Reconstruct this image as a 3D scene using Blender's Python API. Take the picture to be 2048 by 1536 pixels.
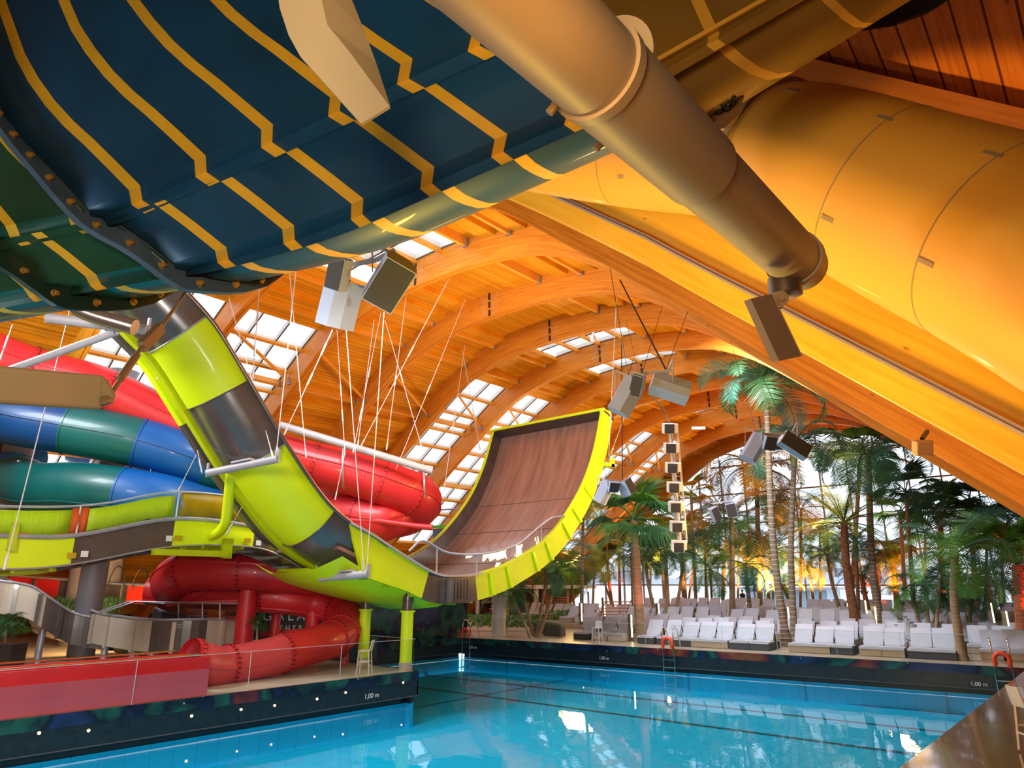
import bpy, bmesh, math, random
from mathutils import Vector as V, Matrix
random.seed(7)
PI = math.pi
for o in list(bpy.data.objects): bpy.data.objects.remove(o)
SC = bpy.context.scene
COL = SC.collection
# ---------------------------------------------------------------- camera
F = 1365.0; YH = 1168.0; CH = 3.0
TH = math.atan((YH-768)/F); CC, SS = math.cos(TH), math.sin(TH)
RI = V((.7517, .6595, 0)).normalized()
FH = V((-RI.y, RI.x, 0))
FW = (FH*CC+V((0, 0, 1))*SS).normalized()
UP = RI.cross(FW).normalized()
CAM = V((0, 0, CH))
cd = bpy.data.cameras.new('camera'); cam = bpy.data.objects.new('camera', cd); COL.objects.link(cam)
cd.sensor_width = 36; cd.lens = 36*F/2048; cd.clip_start = .05; cd.clip_end = 3000
m3 = Matrix((RI, UP, -FW)).transposed()
cam.matrix_world = Matrix.Translation(CAM) @ m3.to_4x4()
SC.camera = cam
# ---------------------------------------------------------------- world / light / exposure
SC.view_settings.view_transform = 'Standard'; SC.view_settings.look = 'None'
SC.view_settings.gamma = 1; SC.view_settings.exposure = 0.35
SC.view_settings.use_curve_mapping = False
SC.cycles.use_denoising = True
SC.cycles.max_bounces = 8; SC.cycles.diffuse_bounces = 4; SC.cycles.transparent_max_bounces = 16
SC.cycles.sample_clamp_indirect = 4
SC.cycles.caustics_reflective = False; SC.cycles.caustics_refractive = False
wd = bpy.data.worlds.new('sky'); SC.world = wd; wd.use_nodes = True
nt = wd.node_tree; nt.nodes.clear()
wo = nt.nodes.new('ShaderNodeOutputWorld'); bg = nt.nodes.new('ShaderNodeBackground')
tc = nt.nodes.new('ShaderNodeTexCoord'); sx = nt.nodes.new('ShaderNodeSeparateXYZ'); cr = nt.nodes.new('ShaderNodeValToRGB')
nt.links.new(tc.outputs['Generated'], sx.inputs[0]); nt.links.new(sx.outputs['Z'], cr.inputs[0])
cr.color_ramp.elements[0].position = 0.0; cr.color_ramp.elements[0].color = (.80, .89, 1, 1)
cr.color_ramp.elements[1].position = .45; cr.color_ramp.elements[1].color = (.84, .92, 1, 1)
nt.links.new(cr.outputs[0], bg.inputs[0]); bg.inputs[1].default_value = 1.5
nt.links.new(bg.outputs[0], wo.inputs[0])

def light(kind, loc, energy, col, size=1.0, target=None, name='lamp_light', size_y=None, spot=None):
    d = bpy.data.lights.new(name, kind); d.energy = energy; d.color = col
    if kind == 'AREA':
        d.size = size
        if size_y: d.shape = 'RECTANGLE'; d.size_y = size_y
    else: d.shadow_soft_size = size
    if spot: d.spot_size = spot; d.spot_blend = .6
    o = bpy.data.objects.new(name, d); COL.objects.link(o); o.location = loc
    if target is not None:
        o.rotation_euler = (V(target)-V(loc)).to_track_quat('-Z', 'Y').to_euler()
    return o
WARM = (1, .55, .16); AMB = (1, .48, .08)
def W(s, b, z): return V((-s, b, z))
def P(px, py, dep): return CAM+(RI*(px-1024)/F+UP*(768-py)/F+FW)*dep
def ray(px, py): return RI*(px-1024)/F+UP*(768-py)/F+FW
def on_s(px, py, s): r = ray(px, py); return CAM+r*(-s/r.x)
def on_b(px, py, b): r = ray(px, py); return CAM+r*(b/r.y)
def on_z(px, py, z): r = ray(px, py); return CAM+r*((z-CH)/r.z)
# unseen fill lights, added to brighten the timber vault and the slides
LW = .52
for (s, b, z, e, tg) in [(12, 30.5, 5, 2100, (17, 24, 16)), (14, 47, 6.5, 2300, (20, 41, 16)), (15, 62, 6.5, 1700, (20, 55, 16)),
                         (31, 30, 5.5, 2300, (29, 23, 16)), (34, 46, 5, 2000, (33, 38, 14)), (35, 62, 5, 1500, (34, 54, 14)),
                         (18, 21, 9.5, 1500, (24, 12, 18)), (35, 12, 1.6, 900, (46, 12, 5))]:
    light('AREA', W(s, b, z), e*LW, WARM, 2.2, W(*tg), 'vault_fill')
light('AREA', W(5.4, 6.2, 2.2), 560, (1, .66, .10), 1.0, W(3.2, 8.7, 6.5), 'beam_uplight')
light('SPOT', W(1.0, 1.0, 4.6), 150, (1, .48, .10), .5, P(1850, 420, 6), 'tube_fill', spot=2.0)  # added warm fill on the amber tube, no fixture there
light('SPOT', W(9, -3, 2.2), 900, (.62, .84, 1), .8, P(450, 230, 6), 'hull_bounce_fill', spot=2.0)  # added cool fill in place of pool bounce on the hull underside
light('AREA', W(14, -3, 9), 900, (1, .93, .85), 3, W(21, 14, 6), 'hall_fill')  # added fill from behind the view onto the slides
light('AREA', W(19, 13, 13.5), 1500, (.85, .93, 1), 4, W(18, 24, 0), 'hall_fill')  # added cool fill over the pool
light('SPOT', W(.3, -1.0, 4.6), 430, (1, .78, .48), .5, P(480, 420, 6), 'front_fill', spot=2.4)  # added frontal fill for the beige beam and gusset
light('SPOT', W(6, 2, 3.4), 2600, (1, .96, .9), .7, W(23, 14, 5), 'slide_fill', spot=1.5)  # added frontal fill, out of frame, to brighten the yellow slides
light('AREA', W(14, 30, 14), 1500, (.85, .93, 1), 4, W(12, 38, 0), 'hall_fill')  # added cool fill for the lounger deck
light('AREA', W(26, 2, 12.5), 1300, (.9, .95, 1), 3, W(24, 14, 3), 'hall_fill')  # added cool fill above the slide island

# ---------------------------------------------------------------- materials
MATS = {}
def mat(name, col, rough=.5, metal=0, var=0, scale=3, bump=0, spec=.5, stretch=None, coat=0, trans=0, emit=None, dark=None, sss=None, uv=False):
    if name in MATS: return MATS[name]
    m = bpy.data.materials.new(name); m.use_nodes = True; n = m.node_tree.nodes; l = m.node_tree.links
    p = n['Principled BSDF']; p.inputs['Base Color'].default_value = (*col, 1)
    p.inputs['Roughness'].default_value = rough; p.inputs['Metallic'].default_value = metal
    p.inputs['Specular IOR Level'].default_value = spec; p.inputs['Coat Weight'].default_value = coat
    if emit: p.inputs['Emission Color'].default_value = (*emit[0], 1); p.inputs['Emission Strength'].default_value = emit[1]
    if var or bump:
        t = n.new('ShaderNodeTexCoord'); mp = n.new('ShaderNodeMapping'); ns = n.new('ShaderNodeTexNoise')
        l.new(t.outputs['UV' if uv else 'Object'], mp.inputs[0]); l.new(mp.outputs[0], ns.inputs[0])
        if stretch: mp.inputs['Scale'].default_value = stretch
        ns.inputs['Scale'].default_value = scale; ns.inputs['Detail'].default_value = 5
        if var:
            mx = n.new('ShaderNodeMix'); mx.data_type = 'RGBA'
            c2 = dark or tuple(max(0, c*(1-var)) for c in col); c1 = tuple(min(1, c*(1+var*.4)) for c in col)
            mx.inputs[6].default_value = (*c2, 1); mx.inputs[7].default_value = (*c1, 1)
            rr = n.new('ShaderNodeValToRGB'); rr.color_ramp.elements[0].position = .3; rr.color_ramp.elements[1].position = .7
            l.new(ns.outputs[0], rr.inputs[0]); l.new(rr.outputs[0], mx.inputs[0]); l.new(mx.outputs[2], p.inputs['Base Color'])
        if bump:
            bp = n.new('ShaderNodeBump'); bp.inputs['Strength'].default_value = bump; bp.inputs['Distance'].default_value = .02
            l.new(ns.outputs[0], bp.inputs['Height']); l.new(bp.outputs[0], p.inputs['Normal'])
    if trans:   # light passing through thin sheet
        tr = n.new('ShaderNodeBsdfTranslucent'); tr.inputs[0].default_value = (*col, 1); ms = n.new('ShaderNodeMixShader'); ms.inputs[0].default_value = trans
        l.new(p.outputs[0], ms.inputs[1]); l.new(tr.outputs[0], ms.inputs[2]); l.new(ms.outputs[0], n['Material Output'].inputs[0])
    MATS[name] = m; return m

def wood(name, c1, c2, knots=.5, us=1.0, vs=14.0, plank=None, rough=.5, spot=28, kdark=(.10, .025, .004)):
    """uv in metres: u along the grain, v across"""
    m = bpy.data.materials.new(name); m.use_nodes = True; n = m.node_tree.nodes; l = m.node_tree.links
    p = n['Principled BSDF']; p.inputs['Roughness'].default_value = rough; p.inputs['Specular IOR Level'].default_value = .25
    t = n.new('ShaderNodeTexCoord')
    mp = n.new('ShaderNodeMapping'); mp.inputs['Scale'].default_value = (us, vs, 1); l.new(t.outputs['UV'], mp.inputs[0])
    ns = n.new('ShaderNodeTexNoise'); ns.inputs['Scale'].default_value = 1.3; ns.inputs['Detail'].default_value = 6; ns.inputs['Distortion'].default_value = .6
    l.new(mp.outputs[0], ns.inputs[0])
    rr = n.new('ShaderNodeValToRGB'); rr.color_ramp.elements[0].position = .32; rr.color_ramp.elements[1].position = .68
    l.new(ns.outputs[0], rr.inputs[0])
    mx = n.new('ShaderNodeMix'); mx.data_type = 'RGBA'; mx.inputs[6].default_value = (*c2, 1); mx.inputs[7].default_value = (*c1, 1)
    l.new(rr.outputs[0], mx.inputs[0])
    mk = n.new('ShaderNodeMapping'); mk.inputs['Scale'].default_value = (.45, 1, 1); l.new(t.outputs['UV'], mk.inputs[0])
    vo = n.new('ShaderNodeTexVoronoi'); vo.inputs['Scale'].default_value = spot/10; l.new(mk.outputs[0], vo.inputs[0])
    rk = n.new('ShaderNodeValToRGB'); rk.color_ramp.elements[0].position = .035; rk.color_ramp.elements[0].color = (1, 1, 1, 1)
    rk.color_ramp.elements[1].position = .085; rk.color_ramp.elements[1].color = (0, 0, 0, 1)
    l.new(vo.outputs['Distance'], rk.inputs[0])
    mlt = n.new('ShaderNodeMath'); mlt.operation = 'MULTIPLY'; mlt.inputs[1].default_value = knots; l.new(rk.outputs[0], mlt.inputs[0])
    m2 = n.new('ShaderNodeMix'); m2.data_type = 'RGBA'; m2.inputs[7].default_value = (*kdark, 1)
    l.new(mlt.outputs[0], m2.inputs[0]); l.new(mx.outputs[2], m2.inputs[6])
    last = m2.outputs[2]
    if plank:
        br = n.new('ShaderNodeTexBrick'); br.inputs['Scale'].default_value = 1; br.inputs['Brick Width'].default_value = plank[0]
        br.inputs['Row Height'].default_value = plank[1]; br.inputs['Mortar Size'].default_value = plank[2]; br.inputs['Mortar Smooth'].default_value = .3
        br.inputs['Color1'].default_value = (1, 1, 1, 1); br.inputs['Color2'].default_value = (.78, .74, .7, 1); br.inputs['Mortar'].default_value = (.2, .1, .05, 1)
        l.new(t.outputs['UV'], br.inputs[0])
        m4 = n.new('ShaderNodeMix'); m4.data_type = 'RGBA'; m4.blend_type = 'MULTIPLY'; m4.inputs[0].default_value = 1
        l.new(last, m4.inputs[6]); l.new(br.outputs['Color'], m4.inputs[7]); last = m4.outputs[2]
    l.new(last, p.inputs['Base Color'])
    MATS[name] = m; return m

def schlick(n, l, f0):
    lw = n.new('ShaderNodeLayerWeight'); lw.inputs[0].default_value = .5
    pw = n.new('ShaderNodeMath'); pw.operation = 'POWER'; pw.inputs[1].default_value = 5; l.new(lw.outputs['Facing'], pw.inputs[0])
    ma = n.new('ShaderNodeMath'); ma.operation = 'MULTIPLY_ADD'; ma.inputs[1].default_value = 1-f0; ma.inputs[2].default_value = f0; l.new(pw.outputs[0], ma.inputs[0]); return ma
def glass(name, tint=(.93, .97, .97), refl=1.0, base=0.02):
    m = bpy.data.materials.new(name); m.use_nodes = True; n = m.node_tree.nodes; l = m.node_tree.links; n.clear()
    o = n.new('ShaderNodeOutputMaterial'); t = n.new('ShaderNodeBsdfTransparent'); t.inputs[0].default_value = (*tint, 1)
    g = n.new('ShaderNodeBsdfGlossy'); g.inputs['Roughness'].default_value = .02
    fr = schlick(n, l, .04); ms = n.new('ShaderNodeMixShader')
    ml = n.new('ShaderNodeMath'); ml.operation = 'MULTIPLY_ADD'; ml.inputs[1].default_value = refl; ml.inputs[2].default_value = base
    l.new(fr.outputs[0], ml.inputs[0]); l.new(ml.outputs[0], ms.inputs[0]); l.new(t.outputs[0], ms.inputs[1]); l.new(g.outputs[0], ms.inputs[2])
    l.new(ms.outputs[0], o.inputs[0]); MATS[name] = m; return m

# ---------------------------------------------------------------- mesh builder
class MB:
    def __init__(s): s.v = []; s.f = []; s.m = []; s.uv = []
    def face(s, pts, mi=0, uv=None):
        i = len(s.v); s.v += [tuple(p) for p in pts]; s.f.append(tuple(range(i, i+len(pts)))); s.m.append(mi); s.uv.append(uv)
    def grid(s, rows, mi=0, closed=False, uvs=None, mfun=None, cap=False):
        i0 = len(s.v); n = len(rows[0])
        for r in rows: s.v += [tuple(p) for p in r]
        for a in range(len(rows)-1):
            for b in range(n if closed else n-1):
                b2 = (b+1) % n
                s.f.append((i0+a*n+b, i0+a*n+b2, i0+(a+1)*n+b2, i0+(a+1)*n+b)); s.m.append(mfun(a, b) if mfun else mi)
                if uvs: s.uv.append([uvs(a, b), uvs(a, b+1), uvs(a+1, b+1), uvs(a+1, b)])
                else: s.uv.append(None)
        if cap:
            s.f.append(tuple(i0+b for b in range(n))[::-1]); s.m.append(mi); s.uv.append(None)
            s.f.append(tuple(i0+(len(rows)-1)*n+b for b in range(n))); s.m.append(mi); s.uv.append(None)
    def obox(s, c, ax, ay, az, mi=0):
        """oriented box: centre + half vectors"""
        c = V(c); ax = V(ax); ay = V(ay); az = V(az)
        q = [c+ax*x+ay*y+az*z for z in (-1, 1) for (x, y) in ((-1, -1), (1, -1), (1, 1), (-1, 1))]
        i = len(s.v); s.v += [tuple(p) for p in q]
        for f in ((3, 2, 1, 0), (4, 5, 6, 7), (0, 1, 5, 4), (1, 2, 6, 5), (2, 3, 7, 6), (3, 0, 4, 7)):
            s.f.append(tuple(i+k for k in f)); s.m.append(mi); s.uv.append(None)
    def box(s, x0, y0, z0, x1, y1, z1, mi=0):
        s.obox(((x0+x1)/2, (y0+y1)/2, (z0+z1)/2), ((x1-x0)/2, 0, 0), (0, (y1-y0)/2, 0), (0, 0, (z1-z0)/2), mi)
    def beam(s, a, b, w, h, up=V((0, 0, 1)), mi=0):
        a = V(a); b = V(b); d = b-a; L = d.length
        if L < 1e-6: return
        d = d/L; u = V(up); x = d.cross(u)
        if x.length < 1e-4: x = d.cross(V((0, 1, 0)))
        x.normalize(); u = x.cross(d).normalized()
        s.obox((a+b)/2, d*L/2, x*w/2, u*h/2, mi)
    def cyl(s, a, b, r, n=12, r2=None, mi=0, cap=True):
        s.tube([a, b], [r, r if r2 is None else r2], n, mi, cap)
    def tube(s, pts, rs, n=12, mi=0, cap=True, mfun=None):
        pts = [V(p) for p in pts]
        if not isinstance(rs, (list, tuple)): rs = [rs]*len(pts)
        fr = frames(pts); rows = []
        for k, p in enumerate(pts):
            x, y = fr[k]
            rows.append([p+(x*math.cos(2*PI*j/n)+y*math.sin(2*PI*j/n))*rs[k] for j in range(n)])
        s.grid(rows, mi, True, None, mfun, cap)
    def lathe(s, c, prof, n=20, ax=V((0, 0, 1)), mi=0):
        ax = V(ax).normalized(); x = ax.orthogonal().normalized(); y = ax.cross(x); c = V(c)
        rows = [[c+ax*h+(x*math.cos(2*PI*j/n)+y*math.sin(2*PI*j/n))*r for j in range(n)] for r, h in prof]
        s.grid(rows, mi, True, cap=True)
    def prism(s, poly, d, mi=0):
        d = V(d); a = [V(p) for p in poly]; b = [p+d for p in a]
        s.grid([a, b], mi, True, cap=True)
    def obj(s, name, mats, parent=None, smooth=False, loc=None):
        me = bpy.data.meshes.new(name)
        vs = s.v
        if loc is not None: vs = [(x-loc[0], y-loc[1], z-loc[2]) for x, y, z in vs]
        me.from_pydata(vs, [], s.f)
        if not isinstance(mats, (list, tuple)): mats = [mats]
        for mm in mats: me.materials.append(mm)
        me.polygons.foreach_set('material_index', s.m)
        if any(u is not None for u in s.uv):
            ul = me.uv_layers.new(name='UVMap')
            for p, u in zip(me.polygons, s.uv):
                if u:
                    for k, li in enumerate(p.loop_indices): ul.data[li].uv = u[k]
        bm = bmesh.new(); bm.from_mesh(me)
        bmesh.ops.recalc_face_normals(bm, faces=bm.faces); bm.to_mesh(me); bm.free()
        if smooth:
            me.polygons.foreach_set('use_smooth', [True]*len(me.polygons))
            me.set_sharp_from_angle(angle=math.radians(40))
        o = bpy.data.objects.new(name, me); COL.objects.link(o)
        if loc is not None: o.location = loc
        if parent: o.parent = parent; 
        if parent and parent.location.length > 0: o.matrix_parent_inverse = Matrix.Translation(-V(parent.location))
        return o
def frames(pts):
    out = []; n = len(pts); px = None
    for k in range(n):
        d = (pts[min(k+1, n-1)]-pts[max(k-1, 0)]).normalized()
        if px is None: x = d.cross(V((0, 0, 1))); x = x if x.length > 1e-3 else d.cross(V((1, 0, 0)))
        else: x = px-d*px.dot(d)
        x.normalize(); out.append((x, d.cross(x).normalized())); px = x
    return out
def crom(pts, n=6):
    pts = [V(p) for p in pts]; q = [pts[0]*2-pts[1]]+pts+[pts[-1]*2-pts[-2]]; out = []
    for i in range(1, len(q)-2):
        a, b, c, d = q[i-1], q[i], q[i+1], q[i+2]
        for k in range(n):
            t = k/n; out.append(.5*((2*b)+(c-a)*t+(2*a-5*b+4*c-d)*t*t+(3*b-a-3*c+d)*t**3))
    out.append(pts[-1]); return out
def lerp(tb, x):
    if x <= tb[0][0]: return tb[0][1]
    for (a, u), (b, w) in zip(tb, tb[1:]):
        if x <= b: return u+(w-u)*(x-a)/(b-a)
    return tb[-1][1]
def thing(name, label, cat, loc=(0, 0, 0), group=None):
    o = bpy.data.objects.new(name, None); COL.objects.link(o); o.location = loc; o.empty_display_size = .2
    o['label'] = label; o['category'] = cat
    if group: o['group'] = group
    return o
def tag(o, label, cat, group=None, kind=None):
    o['label'] = label; o['category'] = cat
    if group: o['group'] = group
    if kind: o['kind'] = kind
    return o
def struct(o, label=None):
    o['kind'] = 'structure'
    if label: o['label'] = label
    return o
ORD = ['first', 'second', 'third', 'fourth', 'fifth', 'sixth', 'seventh', 'eighth', 'ninth', 'tenth', 'eleventh', 'twelfth', 'thirteenth', 'fourteenth', 'fifteenth', 'sixteenth', 'seventeenth', 'eighteenth', 'nineteenth', 'twentieth', 'twenty-first', 'twenty-second', 'twenty-third', 'twenty-fourth', 'twenty-fifth']

# palette
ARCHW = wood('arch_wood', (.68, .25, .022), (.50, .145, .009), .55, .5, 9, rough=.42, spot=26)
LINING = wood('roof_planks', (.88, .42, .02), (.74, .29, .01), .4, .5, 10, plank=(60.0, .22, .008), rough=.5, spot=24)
NEARW = wood('near_beam_wood_lit', (.92, .50, .05), (.82, .38, .02), .75, .55, 7, rough=.4, spot=34, kdark=(.35, .1, .01))  # lit copy of the arch wood, yellow lamp glow put into its colour
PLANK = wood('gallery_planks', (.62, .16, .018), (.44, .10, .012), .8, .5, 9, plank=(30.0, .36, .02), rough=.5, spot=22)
PURL = wood('purlin_wood', (.85, .42, .06), (.74, .32, .035), .5, .8, 9, rough=.5)
STEEL = mat('galvanised_steel', (.46, .46, .52), .35, .55, .15)
GREYP = mat('grey_paint', (.42, .40, .44), .5, .1, .1)
DKMET = mat('dark_metal', (.03, .03, .035), .4, .6)
CHROME = mat('chrome', (.75, .75, .75), .12, 1)
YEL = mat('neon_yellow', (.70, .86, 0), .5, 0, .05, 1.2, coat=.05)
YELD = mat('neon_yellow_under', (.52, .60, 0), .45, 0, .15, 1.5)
GRM = mat('gunmetal_gelcoat', (.13, .112, .105), .24, .35, .25, 1.4, coat=.4)
RAMPF = mat('ramp_brown_floor', (.38, .21, .155), .27, .25, .3, 1.1, stretch=(3, .35, .35), coat=.3)
RED = mat('red_gelcoat', (.62, .02, .028), .42, 0, .15, .8, coat=.1)
REDP = mat('red_gelcoat_pink', (.66, .07, .09), .4, 0, .12, .8)
BLU = mat('blue_gelcoat', (.0, .05, .20), .42, 0, .2, .8, coat=.1)
TEAL = mat('teal_gelcoat', (.0, .10, .10), .42, 0, .2, .8, coat=.1)
WHITEP = mat('white_paint', (.8, .78, .74), .4)
BLACKT = mat('dark_wall_tile', (.012, .022, .03), .25, 0, .35, 6)
SPK = mat('speaker_grey', (.38, .43, .58), .5, 0, .08)
SPKF = mat('speaker_grille', (.05, .045, .04), .7, 0, .2, 30)
GLS = glass('balustrade_glass', (.90, .95, .95), 1.0, .02)
# ================================================================ HALL STRUCTURE
LOW = [(-4, -.6), (0, 3.0), (2.7, 5.4), (4.4, 6.9), (7, 9.3), (9.8, 11.75), (12, 13.6), (13.3, 14.5), (14.8, 15.25), (16.2, 15.65), (18.8, 16.05), (22, 16.15),
       (25.5, 15.95), (27.5, 15.5), (29.5, 14.85), (31.7, 13.5), (34.3, 11.7), (36.5, 10.1), (40, 7.3), (44, 4), (48.5, 0)]
lw = crom([(s, z, 0) for s, z in LOW], 8)
PR = [(p.x, p.y) for p in lw]
# resample by arc length
def resample(pr, step):
    out = [pr[0]]; acc = 0; L = [0]
    for a, b in zip(pr, pr[1:]): L.append(L[-1]+math.hypot(b[0]-a[0], b[1]-a[1]))
    n = int(L[-1]/step); j = 0; res = []
    for k in range(n+1):
        t = L[-1]*k/n
        while j < len(L)-2 and L[j+1] < t: j += 1
        u = (t-L[j])/(L[j+1]-L[j]); res.append((pr[j][0]+(pr[j+1][0]-pr[j][0])*u, pr[j][1]+(pr[j+1][1]-pr[j][1])*u, t))
    return res
PR = resample(PR, .8)
def nrm(k):
    a = PR[max(0, k-1)]; b = PR[min(len(PR)-1, k+1)]; dx, dz = b[0]-a[0], b[1]-a[1]; L = math.hypot(dx, dz); return (-dz/L, dx/L)
ARCD = 1.32
NRM = [nrm(k) for k in range(len(PR))]
TOPP = [(PR[k][0]+NRM[k][0]*ARCD, PR[k][1]+NRM[k][1]*ARCD, PR[k][2]) for k in range(len(PR))]
def dz_near(k, s):
    off = {0: .2, -1: .50}.get(k, 0)
    return off*max(0, min(1, (10-s)/5))
def arch_mesh(mb, b, k, kk0, kk1, w=.36):
    hw = w/2; g = .02
    prof = [(-hw, 0), (-hw, 1), (hw, 1), (hw, 0), (g, 0), (g, .045), (-g, .045), (-g, 0)]
    hv = [0, ARCD, ARCD+w, 2*ARCD+w, 2*ARCD+w+.16, 0, 0, 0, 0]
    rows = []
    for i in range(kk0, kk1+1):
        s, z, t = PR[i]; nx, nz = NRM[i]; d = dz_near(k, s); r = []
        for (bo, h) in prof: r.append(W(s+nx*ARCD*h, b+bo, z+nz*ARCD*h+d))
        rows.append(r)
    off = (k*3.7) % 11
    mb.grid(rows, 0, True, lambda a, j: (PR[kk0+a][2]+off, [0, ARCD, ARCD+.36, 2*ARCD+.36, 3.4, 3.5, 3.6, 3.7, 3.9][j]+k*2.3), cap=True)
BK = {k: 18.9+5*(k-1) for k in range(-1, 11)}
steelplate = mat('joint_plate', (.015, .012, .012), .6, .0)
bolt = mat('bolt_steel', (.62, .64, .72), .35, .4)
ks30 = min(range(len(PR)), key=lambda i: abs(PR[i][0]-22.1))
for k, b in BK.items():
    n0 = 0
    w_ = ORD[11-(k+1)]
    r = thing('timber_arch', 'curved laminated timber roof arch, the %s one from the glass end wall' % w_, 'roof arch', W(48, b, 0), 'timber roof arches')
    mb = MB()
    arch_mesh(mb, b, k, 0, len(PR)-1)
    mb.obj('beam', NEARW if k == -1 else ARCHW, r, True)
    # crown joint: dark gap plate with bolt rows
    s, z, _ = PR[ks30]; nx, nz = NRM[ks30]; d = dz_near(k, s)
    mb = MB()
    for (h0, h1) in ((.02, .28), (.36, .62), (.70, .98)):
        c = W(s+nx*ARCD*(h0+h1)/2, b-.185, z+nz*ARCD*(h0+h1)/2)
        mb.obox(c, (.07, 0, 0), (0, .012, 0), (0, 0, ARCD*(h1-h0)/2))
    mb.obj('joint_plate', steelplate, r)
    mb = MB()
    for sd in (-1, 1):
        for c in (0, 1, 2):
            for rr in range(8):
                h = .12+rr*.105
                mb.obox(W(s+sd*(.26+c*.14)+nx*ARCD*h, b-.19, z+nz*ARCD*h), (.016, 0, 0), (0, .015, 0), (0, 0, .016))
    mb.obj('bolt_row', bolt, r)
# roof lining and skylights
SKY = {-1: 1, 0: 1, 3: 1, 4: 1, 7: 1, 8: 1}
ceil = MB(); n = len(PR)
BE = {k: 18.9+5*(k-1) for k in range(-3, 12)}
frame_w = mat('skylight_frame', (.75, .74, .72), .4)
frame_d = mat('skylight_gasket', (.06, .06, .07), .5)
sg = glass('skylight_glass', (.96, .98, 1), .8, .01)
def tp(i, f, b, lift=0):
    i2 = min(i+1, n-1); s = TOPP[i][0]*(1-f)+TOPP[i2][0]*f; z = TOPP[i][1]*(1-f)+TOPP[i2][1]*f
    return W(s+NRM[i][0]*lift, b, z+NRM[i][1]*lift)
wi = 0
for k in range(-3, 11):
    b0, b1 = BE[k], BE[k+1]
    if k <= -2: b0, b1 = (8.9, 8.9) if k == -2 else (-12, 8.9)
    if b0 == b1: continue
    if k == 10: b1 = b0+2.1
    rows_sk = []
    i = 0
    while i < n-1:
        s = PR[i][0]
        if k == -3 and s < 12: i += 1; continue
        sky = k in SKY and (28.9 < s < 41.5 or 19.0 < s < 25.0) and i+2 < n
        if sky: rows_sk.append(i); i += 2
        else:
            t0, t1 = TOPP[i][2], TOPP[i+1][2]
            ceil.face([tp(i, 0, b0), tp(i, 0, b1), tp(i, 1, b1), tp(i, 1, b0)], 0, [(b0, t0), (b1, t0), (b1, t1), (b0, t1)]); i += 1
    if rows_sk:
        wi += 1
        root = thing('window_%d' % wi, 'x', 'x', W(36, b0+2.5, 10)); del root['label'], root['category']; root['kind'] = 'structure'
        fw = MB(); dk = MB(); gp = MB(); wd_ = MB()
        for i in rows_sk:
            for c in range(3):
                c0 = b0+.2+c*1.533; c1 = c0+1.533
                nn = V((-NRM[i][0], 0, NRM[i][1]))
                q = [tp(i, 0, c0), tp(i, 0, c1), tp(i+2, 0, c1), tp(i+2, 0, c0)]
                gp.face([p+nn*.28 for p in q])
                for a_, b_ in (((0, 3), (1, 2)) if c == 2 else ((0, 3),)): fw.beam(q[a_]+nn*.14, q[b_]+nn*.14, .08, .24, nn)
                for a_, b_ in ((0, 1),): fw.beam(q[a_]+nn*.14, q[b_]+nn*.14, .10, .24, nn)
                for a_, b_ in ((0, 3), (1, 2), (0, 1)): dk.beam(q[a_]-nn*.02, q[b_]-nn*.02, .035, .03, nn)
            q = [tp(i, 0, b0+.18), tp(i, 0, b1-.18)]
            wd_.beam(q[0]-nn*.10, q[1]-nn*.10, .16, .20, nn)
        fw.obj('window_frame', frame_w, root); dk.obj('gasket', frame_d, root); gp.obj('pane', sg, root); wd_.obj('glazing_bar', PURL, root)
co = ceil.obj('ceiling', LINING); struct(co)
so = co.modifiers.new('thick', 'SOLIDIFY'); so.thickness = .25; so.offset = 0 if False else -1
# purlins with steel shoes, per bay
def prof_at(s):
    i = min(range(n-1), key=lambda i: abs(TOPP[i][0]-s)); return i
brk = mat('bracket_grey', (.30, .31, .36), .45, .4)
for k in range(0, 10):
    b0, b1 = BE[k]+.18, BE[k+1]-.18
    w_ = 'between %s and %s arch from the glass wall' % (ORD[9-k], ORD[10-k])
    for j, s in enumerate((13.2, 16.6, 19.2, 26.6, 29.0, 33.4, 38.0)):
        if k in SKY and 29.5 < s < 41: pass
        i = prof_at(s); nn = V((-NRM[i][0], 0, NRM[i][1]))
        pos_ = ['lowest on the right slope', 'high on the right slope', 'right of the crown', 'left of the crown', 'high on the left slope', 'halfway down the left slope', 'low on the left slope'][j]
        r = thing('roof_purlin', 'timber purlin %s, %s' % (pos_, w_), 'roof beam', tp(i, 0, b0), 'purlins %s' % w_)
        mb = MB(); mb.beam(tp(i, 0, b0)-nn*.22, tp(i, 0, b1)-nn*.22, .17, .40, nn); mb.obj('beam', PURL, r)
        mb = MB()
        for bb, sg_ in ((b0, 1), (b1, -1)): mb.obox(tp(i, 0, bb)-nn*.26+V((0, .07*sg_, 0)), (.13, 0, 0), (0, .07, 0), nn*.17)
        mb.obj('bracket', brk, r)
    if k in (0, 1, 2, 3, 4, 6, 7, 8):   # diagonal wooden struts in V
        i = prof_at(31.0); i2 = prof_at(33.0); nn = V((-NRM[i][0], 0, NRM[i][1]))
        r = thing('brace_strut', 'slim diagonal timber strut ' + w_, 'brace', tp(i, 0, b0), 'diagonal braces')
        mb = MB(); mb.beam(tp(i, 0, b0)-nn*.9, tp(i2, 0, b1)-nn*.8, .13, .16, nn)
        mb.obj('strut', PURL, r)
        mb = MB(); mb.obox(tp(i2, 0, b1)-nn*.8, (.13, 0, 0), (0, .1, 0), nn*.25); mb.obj('bracket', brk, r)
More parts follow.
